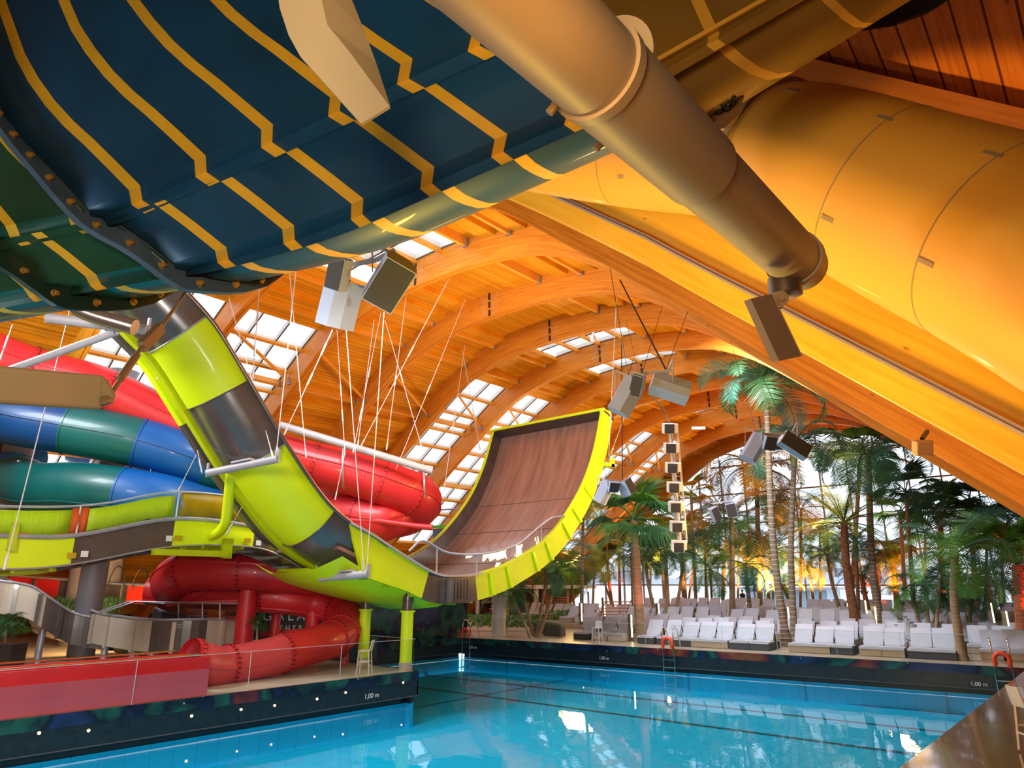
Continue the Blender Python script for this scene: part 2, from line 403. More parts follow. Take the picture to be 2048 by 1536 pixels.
# near steel channel running along the face of the nearest arch
tri = thing('cable_channel', 'grey steel cable channel along the face of the nearest arch', 'channel', W(6, 8.7, 9)) 
mb = MB(); mb2 = MB(); pts = []
for i in range(n):
    s, z, t = PR[i]
    if -2 < s < 14:
        nx, nz = NRM[i]; pts.append(W(s+nx*.36, 8.66, z+nz*.36+dz_near(-1, s)))
for a, b_ in zip(pts, pts[1:]): mb.beam(a, b_, .05, .075, V((0, 0, 1))); mb2.beam(a+V((0, -.03, 0)), b_+V((0, -.03, 0)), .01, .014)
mb.obj('channel', mat('channel_metal', (.42, .36, .36), .35, .3), tri); mb2.obj('seam', mat('brown_seam', (.12, .05, .04), .5), tri)
# ---------------------------------------------------------------- end glass wall
BG = 66.0
gw = thing('window_9', 'x', 'x', W(22, BG, 0)); del gw['label'], gw['category']; gw['kind'] = 'structure'
fr = MB(); 
def zlow(s): return lerp([(p[0], p[1]) for p in PR], s)
s = -1.5
mull = mat('mullion_brown', (.30, .17, .11), .5, .1)
while s < 47:
    zt = zlow(s)
    if zt > .5: fr.box(-s-.05, BG-.12, 0, -s+.05, BG+.12, zt+.4)
    s += 2.4
for z in (2.9, 5.8, 8.7, 11.6, 14.4):
    ss = [p[0] for p in PR if p[1] > z]
    if ss: fr.box(-max(ss)-.5, BG-.1, z-.06, -min(ss)+.5, BG+.1, z+.06)
fr.obj('window_frame', mull, gw)
g = MB(); poly = [W(p[0], BG, max(0, p[1])+.3) for p in PR if p[1] > 0]
poly = [W(PR[0][0], BG, 0)]+poly+[W(48.5, BG, 0)]
c = W(22, BG, 5)
for a, b_ in zip(poly, poly[1:]): g.face([c, a, b_])
g.obj('pane', glass('wall_glass', (.97, .98, 1), .6, .0), gw)
# back wall and left wall (out of view, close the hall)
mb = MB(); mb.box(-50, -12.4, -2, 6, -12, 19); struct(mb.obj('wall_back', mat('wall_warm', (.5, .25, .1), .7)))
WDK = wood('upper_lining', (.5, .19, .035), (.36, .12, .02), .5, .5, 9, plank=(4, .2, .02))
for nm, bx in (('ceiling_upper', (-14.5, -12, 15.2, 9, 10.6, 15.5)), ('wall_right', (8, -12, -1, 8.4, 70, 15.5)), ('wall_left', (-49.6, -12, -.3, -49.2, 66.5, 3.2))):
    mb = MB(); mb.box(*bx); struct(mb.obj(nm, WDK))
mb = MB(); gp_ = [W(p[0], 10.4, p[1]) for p in TOPP if -8 < p[0] < 14.5]; mb.prism([W(-8, 10.4, 15.5)]+[W(-8, 10.4, -4.0)]+gp_+[W(14.5, 10.4, 15.5)], (0, .2, 0)); struct(mb.obj('wall_gable', WDK))
# ---------------------------------------------------------------- floors
STONE = mat('travertine_floor', (.50, .41, .31), .35, 0, .22, 1.2)
EL = lambda s: 33.4-.12*s
def slab(poly, z0, z1, name, m, uvs=False):
    mb = MB(); a = [W(s, b, z0) for s, b in poly]; mb.prism(a, (0, 0, z1-z0)); return struct(mb.obj(name, m))
slab([(-6, EL(-6)), (49, EL(30)-.5), (49, 67), (-6, 67)][:1]+[(30, EL(30)), (30, 17.7), (49, 17.7), (49, 67), (-6, 67)], -.3, 0, 'floor_lounge_terrace', STONE)
slab([(20.0, -12), (20.0, 17.7), (49, 17.7), (49, -12)], -.3, 0, 'floor_island', STONE)
slab([(-6, EL(-6)), (3.6, EL(3.6)), (3.6, -12), (-6, -12)], -.3, 0, 'floor_near', mat('brown_stone', (.24, .125, .075), .13, 0, .25, 1.5, coat=.4))
mb = MB()
slab([(1.9, 30), (1.9, -3), (-5.5, -3), (-5.5, 30)], 0, .035, 'floor_timber', mat('warm_floor', (.60, .26, .05), .4, 0, .3, 1.5, stretch=(.5, 5, 1)))
for i, (b0, h) in enumerate(((11.1, .35), (21.5, .7))):
    slab([(-3, EL(-3)+b0), (42, EL(42)+b0), (42, 66), (-3, 66)], 0, h, 'floor_step_%d' % (i+1), STONE)
# pool shell
def pool_tiles():
    m = bpy.data.materials.new('pool_tiles'); m.use_nodes = True; nn = m.node_tree.nodes; l = m.node_tree.links; p = nn['Principled BSDF']
    t = nn.new('ShaderNodeTexCoord'); br = nn.new('ShaderNodeTexBrick'); br.offset = 0
    br.inputs['Brick Width'].default_value = .62; br.inputs['Row Height'].default_value = .62; br.inputs['Mortar Size'].default_value = .008; br.inputs['Scale'].default_value = 1
    br.inputs['Color1'].default_value = (.0, .50, .80, 1); br.inputs['Color2'].default_value = (.0, .47, .77, 1); br.inputs['Mortar'].default_value = (.0, .30, .52, 1)
    l.new(t.outputs['Object'], br.inputs[0]); l.new(br.outputs[0], p.inputs[0]); p.inputs['Roughness'].default_value = .5; return m
PT = pool_tiles()
ZW, ZB = -1.0, -1.8
slab([(3.6, -12), (3.6, EL(3.6)), (30, EL(30)), (30, 17.7), (20, 17.7), (20, -12)], ZB-.2, ZB, 'floor_pool', PT)
wm = bpy.data.materials.new('pool_water'); wm.use_nodes = True; nn = wm.node_tree.nodes; l = wm.node_tree.links; nn.clear()
o_ = nn.new('ShaderNodeOutputMaterial'); t_ = nn.new('ShaderNodeBsdfTransparent'); t_.inputs[0].default_value = (.5, .96, 1, 1)
g_ = nn.new('ShaderNodeBsdfGlossy'); g_.inputs[1].default_value = .01; f_ = schlick(nn, l, .03); ms_ = nn.new('ShaderNodeMixShader')
tcw = nn.new('ShaderNodeTexCoord'); nw = nn.new('ShaderNodeTexNoise'); nw.inputs['Scale'].default_value = 1.1; nw.inputs['Detail'].default_value = 2.5
bw = nn.new('ShaderNodeBump'); bw.inputs['Strength'].default_value = .10; bw.inputs['Distance'].default_value = .03
l.new(tcw.outputs['Object'], nw.inputs[0]); l.new(nw.outputs[0], bw.inputs['Height']); l.new(bw.outputs[0], g_.inputs['Normal'])
ma_ = nn.new('ShaderNodeMath'); ma_.operation = 'MULTIPLY'; ma_.inputs[1].default_value = .75; ma_.use_clamp = True
l.new(f_.outputs[0], ma_.inputs[0]); l.new(ma_.outputs[0], ms_.inputs[0]); l.new(t_.outputs[0], ms_.inputs[1]); l.new(g_.outputs[0], ms_.inputs[2]); l.new(ms_.outputs[0], o_.inputs[0])
mb = MB(); mb.face([W(s, b, ZW) for s, b in [(3.45, -12), (3.45, EL(3.45)+.3), (30.3, EL(30)+.3), (30.3, 17.5), (20.3, 17.4), (20.3, -12)]])
tag(mb.obj('pool_water', wm), 'still turquoise water filling the swimming pool', 'water', kind='stuff')
lt = mat('lane_tile', (.02, .05, .09), .5)
def lane(pa, pb, wd_, lab):
    a = on_z(*pa, ZB+.01); b = on_z(*pb, ZB+.01); d = (b-a).normalized(); x = V((-d.y, d.x, 0))*wd_/2
    mb = MB(); mb.prism([a-x, a+x, b+x, b-x], (0, 0, .008)); tag(mb.obj('lane_marking', lt), lab, 'lane line', 'black lane lines on the pool floor')
lane((880, 1331), (1932, 1430), .22, 'black tiled lane line closest to the lounger deck')
lane((760, 1340), (1897, 1465), .22, 'middle black tiled lane line on the pool floor')
lane((700, 1356), (1846, 1511), .22, 'black tiled lane line farthest from the lounger deck')
lane((700, 1440), (1231, 1341), .09, 'thin dark line crossing the three lane lines on the pool floor')
# pool walls: mural band, dark tiles, ledge, recess
def galaxy(name, sc=1.0, bright=1.0):
    m = bpy.data.materials.new(name); m.use_nodes = True; nn = m.node_tree.nodes; l = m.node_tree.links; p = nn['Principled BSDF']
    t = nn.new('ShaderNodeTexCoord'); ns = nn.new('ShaderNodeTexNoise'); ns.inputs['Scale'].default_value = .4*sc; ns.inputs['Detail'].default_value = 9; ns.inputs['Distortion'].default_value = .15
    l.new(t.outputs['Object'], ns.inputs[0]); r = nn.new('ShaderNodeValToRGB'); e = r.color_ramp
    cols = [(.30, (.01, .015, .03)), (.40, (.02, .05, .16)), (.46, (.01, .01, .03)), (.52, (.02, .14, .10)), (.57, (.02, .02, .05)), (.63, (.22, .04, .03)), (.70, (.30, .14, .04)), (.78, (.02, .02, .04))]
    e.elements[0].position = 0; e.elements[0].color = (.01, .01, .02, 1); e.elements[1].position = 1; e.elements[1].color = (.05, .05, .2, 1)
    for ps, c in cols: q = e.elements.new(ps); q.color = (*[x*bright for x in c], 1)
    l.new(ns.outputs[0], r.inputs[0])
    vo = nn.new('ShaderNodeTexVoronoi'); vo.inputs['Scale'].default_value = 2.2*sc; l.new(t.outputs['Object'], vo.inputs[0])
    rs = nn.new('ShaderNodeValToRGB'); rs.color_ramp.elements[0].position = .03; rs.color_ramp.elements[0].color = (.8, .8, .9, 1); rs.color_ramp.elements[1].position = .07; rs.color_ramp.elements[1].color = (0, 0, 0, 1)
    l.new(vo.outputs['Distance'], rs.inputs[0]); mx = nn.new('ShaderNodeMix'); mx.data_type = 'RGBA'; mx.blend_type = 'ADD'; mx.inputs[0].default_value = 1
    l.new(r.outputs[0], mx.inputs[6]); l.new(rs.outputs[0], mx.inputs[7]); l.new(mx.outputs[2], p.inputs[0]); p.inputs['Roughness'].default_value = .15
    return m
GAL = galaxy('galaxy_mural', 1.0, .7)
ledge = mat('ledge_grey', (.05, .065, .08), .6); blk = mat('black_recess', (.006, .008, .012), .3)
def pool_wall(a, b, side, nm):
    """a,b (s,b); side = unit outward normal toward water in (s,b)"""
    a3 = W(*a, 0); b3 = W(*b, 0); d = (b3-a3).normalized(); nv = V((-side[0], side[1], 0)).normalized()
    def band(z0, z1, t0, t1, m, name):
        mb = MB(); mb.prism([a3+nv*t0+V((0, 0, z0)), a3+nv*t1+V((0, 0, z0)), a3+nv*t1+V((0, 0, z1)), a3+nv*t0+V((0, 0, z1))], b3-a3); return struct(mb.obj(name, m))
    band(-.30, .012, -.05, .02, GAL, 'trim_%s_mural' % nm)
    band(-.80, -.30, -.05, .0, BLACKT, 'wall_%s_tiles' % nm)
    band(-.83, -.80, -.05, .03, ledge, 'trim_%s_ledge' % nm)
    band(-1.04, -.83, -.35, -.25, blk, 'wall_%s_recess' % nm); band(-2, -1.04, -.35, -.22, PT, 'wall_%s_pool_side' % nm)
    L = (b3-a3).length; k = 1.2; mb = MB()
    while k < L: mb.obox(a3+d*k+nv*.001+V((0, 0, -.55)), d*.006, nv*.003, V((0, 0, .25))); k += 2.35
    struct(mb.obj('trim_%s_joints' % nm, mat('joint_dark', (.004, .008, .012), .5)))
    return a3, d, nv
e1 = V((.12, 1)).normalized()
pool_wall((3.6, EL(3.6)), (30, EL(30)), (-e1.x, -e1.y), 'terrace')
pool_wall((20, -12), (20, 17.7), (-1, 0), 'island')
pool_wall((20, 17.7), (30, 17.7), (0, 1), 'island_end')
pool_wall((30, 17.7), (30, EL(30)), (-1, 0), 'mural')
mb = MB(); mb.box(-3.6, -12, -2, -3.5, EL(3.6), -.02); struct(mb.obj('wall_near', blk))
# small round downlights in the island wall
lamp_e = mat('small_lamp', (1, .8, .5), .3, emit=((1, .66, .3), 3))
for j, (x, y) in enumerate([(78, 1466), (177, 1461), (383, 1432), (482, 1419), (549, 1411), (634, 1398), (691, 1385), (806, 1365)]):
    p = on_s(x, y, 19.99); mb = MB(); mb.lathe(p, [(.035, 0), (.035, .02), (.02, .03)], 12, V((1, 0, 0)))
    tag(mb.obj('wall_lamp', lamp_e), 'small round warm lamp in the dark island wall, %s from the left' % ORD[j], 'lamp', 'lamps in the dark wall under the slide island')
# mural wall behind the yellow columns
mb = MB(); mb.box(-30.6, 19.0, -.3, -30.2, 30.4, 2.6); struct(mb.obj('wall_mural', GAL))
mb = MB(); mb.box(-31, 19.0, 2.6, -30.0, 30.6, 2.95); struct(mb.obj('trim_mural_cap', mat('cap_grey', (.3, .3, .36), .4)))
# glass balustrades
def balustrade(a, b, h, pane, lab, z0=0.0, seam=True):
    a = V(a); b = V(b); L = (b-a).length; d = (b-a)/L; k = max(1, round(L/pane)); r = thing('glass_balustrade', lab, 'balustrade', a)
    w = L/k; x = d.cross(V((0, 0, 1)))
    for i in range(k):
        c = a+d*(i+.5)*w; mb = MB(); mb.face([c-d*(w/2-.012), c+d*(w/2-.012), c+d*(w/2-.012)+V((0, 0, h)), c-d*(w/2-.012)+V((0, 0, h))])
        g = mb.obj('pane', GLS, r)
    mb = MB()
    for i in range(k+1): mb.obox(a+d*i*w+V((0, 0, h/2)), d*.007, x*.007, V((0, 0, h/2)))
    mb.obox((a+b)/2+V((0, 0, h)), d*L/2, x*.006, V((0, 0, .006)))
    mb.obj('edge', mat('glass_edge', (.45, .55, .55), .2), r)
    return r
balustrade(W(5.2, EL(5.2)+.12, 0), W(17.3, EL(17.3)+.12, 0), 1.1, 2.4, 'frameless glass balustrade along the lounger deck right of the middle pool ladder')
balustrade(W(18.7, EL(18.7)+.12, 0), W(28.0, EL(28.0)+.12, 0), 1.1, 2.4, 'frameless glass balustrade between the far and the middle pool ladders')
balustrade(W(20.12, -8, 0), W(20.12, 17.6, 0), 1.08, 3.1, 'frameless glass balustrade along the edge of the slide island')
balustrade(W(20.12, 17.6, 0), W(29.5, 17.6, 0), 1.08, 3.1, 'frameless glass balustrade on the end of the slide island')
# ---------------------------------------------------------------- outside
mb = MB(); mb.box(-900, 67, -1.2, 700, 2600, -1.0); struct(mb.obj('ground_outside', mat('outside_ground', (.62, .68, .74), .35, 0, .15, .05)))
mb = MB(); rows = [[], []]
for i in range(80):
    x = -1500+i*40; h = 14+10*math.sin(i*.33)+7*math.sin(i*.9+1); rows[0].append((x, 1900, -2)); rows[1].append((x, 1950, h+18))
rows.append([(p[0], 2100, -2) for p in rows[0]])
mb.grid(rows); tag(mb.obj('distant_hill', mat('hill_pale', (.42, .46, .55), .9), smooth=True), 'pale hazy hill ridge far behind the glass wall', 'hill')
# ================================================================ BIG HALF-PIPE RAMP
def offs(pts, d):
    out = []
    for i, p in enumerate(pts):
        a = pts[max(0, i-1)]; b = pts[min(len(pts)-1, i+1)]; t = V((b[0]-a[0], b[1]-a[1])).normalized(); out.append((p[0]+t.y*d, p[1]-t.x*d))
    return out
def sm(pts, n=5): return [(p.x, p.y) for p in crom([(a, b, 0) for a, b in pts], n)]
RIM = sm([(14.3, 5.0), (15.2, 4.68), (16.6, 4.05), (18.3, 3.38), (19.5, 3.3), (20.8, 3.42), (22.8, 3.95), (25.5, 5.2), (27.9, 7.4), (29.3, 9.6), (30.2, 12.0)], 6)
OUT = [(b, z) for b, z in offs(RIM, 1.02)]
OUT = [(max(b, 14.9) if z < 4.4 and b < 16 else b, min(z, 2.75+max(0, (17-b))*.25) if b < 18.2 else z) for b, z in OUT]
FLO = offs(RIM, .80)
ramp = thing('wave_ramp_slide', 'giant curved wave ramp with brown floor and neon yellow edges over the pool', 'water slide', W(24, 18, 0))
S0, S1 = 20.0, 28.0
def side_wall(s_in, s_out, cols, name):
    """cols: list of (b_limit, material)"""
    segs = []; cur = 0
    for lim, m, nm in cols:
        idx = [i for i in range(cur, len(RIM)) if RIM[i][0] <= lim]
        end = idx[-1] if idx else cur
        if lim > 40: end = len(RIM)-1
        if end <= cur: continue
        mb = MB(); rows = []
        for i in range(cur, end+1):
            rows.append([W(s_in, *RIM[i]), W(s_out, *RIM[i]), W(s_out, *OUT[i]), W(s_in, *OUT[i])])
        mb.grid(rows, 0, True, cap=True); mb.obj(nm, m, ramp); cur = end
side_wall(S0+.12, S0, [(18.25, YEL, 'side_panel'), (20.65, GRM, 'side_panel'), (99, YEL, 'side_panel')], 'near')
side_wall(S1, S1+.12, [(20.65, GRM, 'side_panel'), (99, GRM, 'side_panel')], 'far')
mb = MB(); rows = []
i0 = 0
for i in range(i0, len(FLO)): rows.append([W(S0+.1, *FLO[i]), W(S1, *FLO[i]), W(S1, *offs(RIM, .92)[i]), W(S0+.1, *offs(RIM, .92)[i])])
mb.grid(rows, 0, True, cap=True); mb.obj('ramp_floor', RAMPF, ramp, True)
mb = MB()
for b in (22.4, 24.9, 27.2, 28.9):
    i = min(range(len(FLO)), key=lambda i: abs(FLO[i][0]-b)); p_ = offs(RIM, .795)[i]; mb.obox(W(24.05, *p_), (3.94, 0, 0), (0, .012, 0), (0, 0, .012))
mb.obj('floor_seam', mat('seam_dark', (.10, .05, .04), .6), ramp)
# underside ribs + yellow hull below the floor
mb = MB()
for i in range(0, len(OUT), 4): mb.beam(W(S0+.1, *OUT[i]), W(S1, *OUT[i]), .18, .12)
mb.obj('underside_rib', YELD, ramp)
# rims: yellow lips
def lip(s, idx, m, r=.09, name='rim'):
    mb = MB(); rows = []
    for i in idx:
        b, z = RIM[i]; rows.append([W(s-r, b, z-.03), W(s+r, b, z-.03), W(s+r, b, z+.05), W(s-r, b, z+.05)])
    mb.grid(rows, 0, True, cap=True); return mb.obj(name, m, ramp)
iy = [i for i in range(len(RIM)) if RIM[i][0] >= 20.6]; ig = [i for i in range(len(RIM)) if RIM[i][0] <= 20.8]
lip(S0+.02, iy, YEL); lip(S1+.06, [i for i in range(len(RIM)) if RIM[i][0] >= 23.5], YEL, .11)
lip(S0-.02, ig, GREYP, .11, 'steel_rim'); 
# stiffening fins on the outside of the near wall
mb = MB()
for b in (21.3, 22.6, 23.9, 25.1, 26.2, 27.2, 28.1):
    i = min(range(len(RIM)), key=lambda i: abs(RIM[i][0]-b)); a = V((*RIM[i], 0)); c = V((*OUT[i], 0)); d = c-a
    p0 = a+d*.12; p1 = a+d*.98
    mb.beam(W(S0-.05, p0.x, p0.y), W(S0-.09, p1.x, p1.y), .10, .10)
mb.obj('side_fin', YEL, ramp)
# grey bracket under the rim
mb = MB(); 
for q in range(6): mb.box(-S0+.02, 18.95+q*.17, 2.45, -S0+.32, 19.07+q*.17, 3.18)
mb.box(-S0+.02, 18.95, 2.3, -S0+.3, 19.95, 2.45)
mb.obj('corner_bracket', GRM, ramp)
# top end wall
e = len(RIM)-1; tb, tz = RIM[e]; fb, fz = OUT[e]; t = (V((RIM[e][0]-RIM[e-1][0], RIM[e][1]-RIM[e-1][1]))).normalized()
mb = MB(); mb.obox(W(24.06, (tb+fb)/2+t.x*.03, (tz+fz)/2+t.y*.03), (4.18, 0, 0), V((0, t.x, t.y))*.05, V((0, (fb-tb)/2, (fz-tz)/2)))
mb.obj('end_wall', mat('ramp_inner_grey', (.10, .075, .07), .4, .2, .2), ramp)
mb = MB(); mb.obox(W(24.06, tb+t.x*.05-.02, tz+t.y*.08), (4.2, 0, 0), V((0, .10, 0)), V((0, 0, .07))); mb.obj('end_rim', YEL, ramp)
mb = MB(); mb.obox(W(20.0, tb+.3, tz-.15), (.08, 0, 0), (0, .42, 0), (0, 0, .25)); mb.box(-20.1, 29.95, 8.95, -19.6, 30.6, 9.1); mb.box(-19.7, 30.3, 8.95, -19.6, 30.6, 9.4); mb.obj('corner_post', YEL, ramp)
# polycarbonate screen with steel rail above the low part of the near rim
sc = sm([(17.0, 4.05), (17.7, 4.45), (19, 4.05), (21, 3.98+.1), (23, 4.5), (24.5, 5.3), (25.6, 5.85), (26.6, 6.0)], 5)
rl = [(20.0, b, z) for b, z in sc]
mb = MB(); mb.tube([W(19.98, b, z+.12) for b, z in sc], .045, 8); 
for b in (18.4, 20.6, 23.0, 24.8):
    zt = lerp(sc, b)+.12; zb = lerp(RIM, b); mb.cyl(W(19.98, b, zb), W(19.98, b, zt), .03, 8)
mb.obj('screen_rail', STEEL, ramp, True)
mb = MB()
rows = []
for b, z in sc:
    zb = lerp(RIM, b)
    if b > 17.2: rows.append([W(20.0, b, zb+.02), W(20.0+.05*math.sin(b*5), b, (z+zb)/2), W(20.0, b, max(z+.1, zb+.03))])
mb.grid(rows); mb.obj('clear_screen', glass('polycarbonate', (.86, .80, .78), 1.4, .05), ramp, True)
# ---- bulging transition between chute and ramp (yellow undersides)
mb = MB(); rows = []
for k in range(9):
    b = 13.2+k*.7; z = 3.55-1.35*(k/8)**.7; rows.append([W(20.0, b+.9, z+.35), W(20.6, b+.3, z-.05), W(21.6, b, z-.15), W(23.2, b+.1, z-.2), W(24.2, b, z+.2)])
mb.grid(rows); mb.obj('flared_hull', YEL, ramp, True)
for (s_, b_) in ((22.9, 17.4), (20.45, 17.45)):
    r = thing('slide_column', 'neon yellow round column under the wave ramp, %s' % ('right behind the bar stool' if s_ > 22 else 'nearest the island corner'), 'column', W(s_, b_, 0), 'yellow columns under the wave ramp')
    mb = MB(); mb.cyl(W(s_, b_, .28), W(s_, b_, 2.0), .22, 24); mb.obj('shaft', YEL, r, True)
    mb = MB(); mb.cyl(W(s_, b_, 0), W(s_, b_, .28), .24, 24); mb.obj('plinth', STONE, r, True)
    mb = MB(); mb.cyl(W(s_, b_, 2.0), W(s_, b_, 2.06), .28, 24); mb.obj('flange', YEL, r, True)
    mb = MB(); mb.cyl(W(s_, b_, 2.06), W(s_, b_, 2.75), .20, 24); mb.obj('sleeve', GRM, r, True)
# ================================================================ GENERIC TUBE / TROUGH SLIDES
def tube_slide(root, path, rad, cuts, mats, seams=None, n=28, sub=8, fl_w=.035, fl_h=.06, flm=None, name='tube_section', ridge=True, bolts=True):
    """path: control points; cuts: control parameters 0..len-1 where colour changes"""
    pts = crom(path, sub); N = len(pts); rr = [lerp([(i*sub, r) for i, r in enumerate(rad)], k) if isinstance(rad, list) else rad for k in range(N)]
    fr = frames(pts); ks = [0]+[int(round(c*sub)) for c in cuts]+[N-1]
    for a, b, m in zip(ks, ks[1:], mats):
        if b <= a: continue
        mb = MB(); rows = []
        for k in range(a, b+1):
            x, y = fr[k]; rows.append([pts[k]+(x*math.cos(2*PI*j/n)+y*math.sin(2*PI*j/n))*rr[k] for j in range(n)])
        mb.grid(rows, 0, True); mb.obj(name, m, root, True)
        if ridge:   # horizontal joint line with small bolts along both sides
            mb = MB()
            for sgn in (-1, 1):
                for k in range(a, b):
                    p = pts[k]+fr[k][0]*rr[k]*sgn; q = pts[k+1]+fr[k+1][0]*rr[k+1]*sgn; mb.beam(p, q, .10, .05, V((0, 0, 1)))
            mb.obj('side_seam', m, root)
    sl = seams if seams is not None else cuts
    for c in sl:
        k = int(round(c*sub)); k = max(1, min(N-2, k)); d = (pts[k+1]-pts[k-1]).normalized(); x, y = fr[k]; R = rr[k]+fl_h; mb = MB()
        rows = []
        for (o, q) in ((-fl_w, rr[k]-.01), (-fl_w, R), (fl_w, R), (fl_w, rr[k]-.01)):
            rows.append([pts[k]+d*o+(x*math.cos(2*PI*j/n)+y*math.sin(2*PI*j/n))*q for j in range(n)])
        mb.grid(rows, 0, True)
        fo = mb.obj('flange', flm or mats[min(len(mats)-1, sum(1 for cc in cuts if cc <= c))], root, True)
        if bolts:
            mb = MB()
            for j in range(28):
                e_ = x*math.cos(2*PI*j/28)+y*math.sin(2*PI*j/28); mb.obox(pts[k]+e_*(R-.015), d*(fl_w+.022), e_*.016, d.cross(e_)*.016)
            mb.obj('bolt_ring', DKMET, fo)
    return pts, fr, rr
# ---- upper red tube
r = thing('red_tube_slide', 'big upper red tube slide sweeping behind the yellow chute to a rounded bend', 'water slide', P(600, 950, 30))
pth = [P(-120, 668, 25), P(60, 737, 27), P(200, 775, 28), P(340, 840, 29), P(480, 885, 30), P(600, 920, 31), P(700, 945, 31.5), P(790, 975, 32), P(838, 1000, 32.8), P(800, 1030, 34.4), P(700, 1030, 35), P(560, 1000, 35)]
tube_slide(r, pth, [.88, .88, .88, .9, .9, .95, 1.0, 1.05, 1.1, 1.1, 1.1, 1.1], [1, 2.1, 3.9, 5.2, 6.6, 7.5], [RED]*7, flm=RED)
pth = [P(505, 985, 33), P(600, 1010, 32.5), P(690, 1030, 32), P(770, 1040, 32), P(842, 1010, 33.2)]
tube_slide(r, pth, [.6, .95, 1.05, 1.0, .5], [2.2], [RED]*2, flm=RED, ridge=True)
mb = MB(); mb.tube([P(690, 1040, 31), P(760, 1042, 31), P(830, 1052, 31), P(865, 1055, 31)], .14, 12); mb.obj('feed_pipe', RED, r, True)
mb = MB(); mb.tube([P(560, 850, 30.0), P(864, 942, 31.0)], .17, 14); mb.obj('carrier_tube', GREYP, r, True)
for (x, y, d_, rr_) in ((688, 930, 31, 1.05), (846, 975, 32.6, 1.12)):
    mb = MB(); c = P(x, y, d_)
    ring = [c+(RI*math.cos(t)*.18+UP*math.sin(t)+FW*math.cos(t)*.95*-1)*rr_ for t in [PI*.5+PI*k/14 for k in range(-14, 3)]]
    mb.tube(ring, .05, 8); mb.obj('hanger_strap', STEEL, r, True)
for (x, y) in ((45, 610), (225, 742)):
    pass
# ---- blue and green tubes
r = thing('blue_green_tube_slide', 'upper tube slide in dark blue and teal sections hanging below the red tube', 'water slide', P(250, 870, 29))
BLU2 = mat('blue_gelcoat_light', (.0, .09, .36), .42, 0, .15, .8, coat=.1)
tube_slide(r, [P(-140, 800, 27), P(0, 832, 27), P(140, 858, 27.5), P(280, 885, 28), P(400, 925, 29), P(425, 945, 30.5), P(380, 960, 33), P(300, 950, 35)], 1.03, [1.97, 3.0, 4.05], [BLU, TEAL, BLU2, TEAL], flm=None, fl_h=.03, bolts=False)
r = thing('blue_green_tube_slide', 'lower tube slide with a rounded teal end and a blue section', 'water slide', P(200, 970, 27))
tube_slide(r, [P(60, 900, 32), P(5, 930, 30.5), P(62, 972, 27.5), P(150, 975, 27), P(243, 985, 27), P(330, 1000, 27.5), P(400, 1020, 28.5), P(480, 1040, 30)], 1.0, [1.6, 4.0, 6.2], [BLU2, TEAL, BLU2, TEAL], fl_h=.03, bolts=False)
mb = MB(); c = P(36, 975, 27.3); mb.tube([c+(UP*math.sin(t)*1.06+RI*math.cos(t)*.35-FW*math.cos(t)*.9) for t in [PI*.5+PI*k/12 for k in range(13)]], .04, 8); mb.obj('hanger_strap', STEEL, r, True)
r = thing('blue_green_tube_slide', 'short distant curl of blue and teal tube seen behind the blue slides', 'water slide', P(330, 955, 38))
tube_slide(r, [P(150, 900, 38), P(215, 935, 38), P(280, 940, 38), P(330, 940, 39), P(400, 950, 40)], .7, [1.3, 3], [BLU2, TEAL, BLU2], fl_h=.03, bolts=False)
# ---- lower red tube with open run-out
r = thing('red_tube_slide', 'lower red tube slide with bolted flanges curling down to its flared mouth on the island', 'water slide', P(500, 1320, 22))
mouth = P(392, 1302, 17.6)
pth = [P(372, 1326, 20.7), P(398, 1331, 21.0), P(442, 1333, 21.7), P(500, 1323, 22.5), P(558, 1309, 23.4), P(620, 1292, 24.4), P(670, 1275, 25.6), P(692, 1248, 27.0), P(682, 1222, 28), P(630, 1208, 28.3), P(560, 1198, 27.8), P(430, 1190, 28.0), P(300, 1180, 28.0)]
tube_slide(r, pth, [.72, .68, .61, .61, .63, .64, .66, .68, .66, .6, .58, .58, .58], [.4, 2.3, 4.1, 5.9, 6.4, 8.2, 10.2], [RED, REDP, REDP, RED, RED, RED, RED, RED], flm=RED, ridge=True)
mb = MB(); 
for x, y, dd in ((545, 1330, 23.2), (692, 1275, 26.6)): 
    p = P(x, y, dd); mb.cyl(p, V((p.x, p.y, 0)), .16, 14)
mb.cyl(P(545, 1335, 23.2), P(545, 1362, 23.2), .46, 14, .18)
mb.obj('support_leg', REDP, r, True)
mb = MB(); p = P(500, 1150, 27.6)
for (x, dd, rr_) in ((500, 27.2, .36), (633, 28.4, .30), (560, 29, .2)):
    p = P(x, 1150, dd); mb.cyl(V((p.x, p.y, 0)), V((p.x, p.y, 3.0)), rr_, 16)
mb.obj('support_column', RED, r, True)
mb = MB(); mb.beam(P(333, 1208, 26.8), P(495, 1203, 27.2), .14, .16); mb.beam(P(440, 1235, 27), P(498, 1238, 27), .3, .16); mb.beam(P(440, 1235, 27), P(498, 1205, 27), .05, .05); mb.beam(P(380, 1200, 27), P(425, 1175, 27), .06, .06); mb.beam(P(520, 1268, 29), P(650, 1258, 29), .12, .18)
mb.obj('cantilever_arm', RED, r)
r = thing('red_tube_slide', 'bulbous red tube slide bend with bolted seams above the grey flume', 'water slide', P(400, 1150, 28))
tube_slide(r, [P(395, 1210, 30.5), P(350, 1188, 28.6), P(346, 1160, 27.4), P(380, 1143, 27), P(470, 1143, 27), P(560, 1150, 27.5), P(700, 1170, 29)], [.55, .72, .8, .78, .72, .7, .7], [1.2, 2.9, 4.1], [RED]*4, flm=RED)
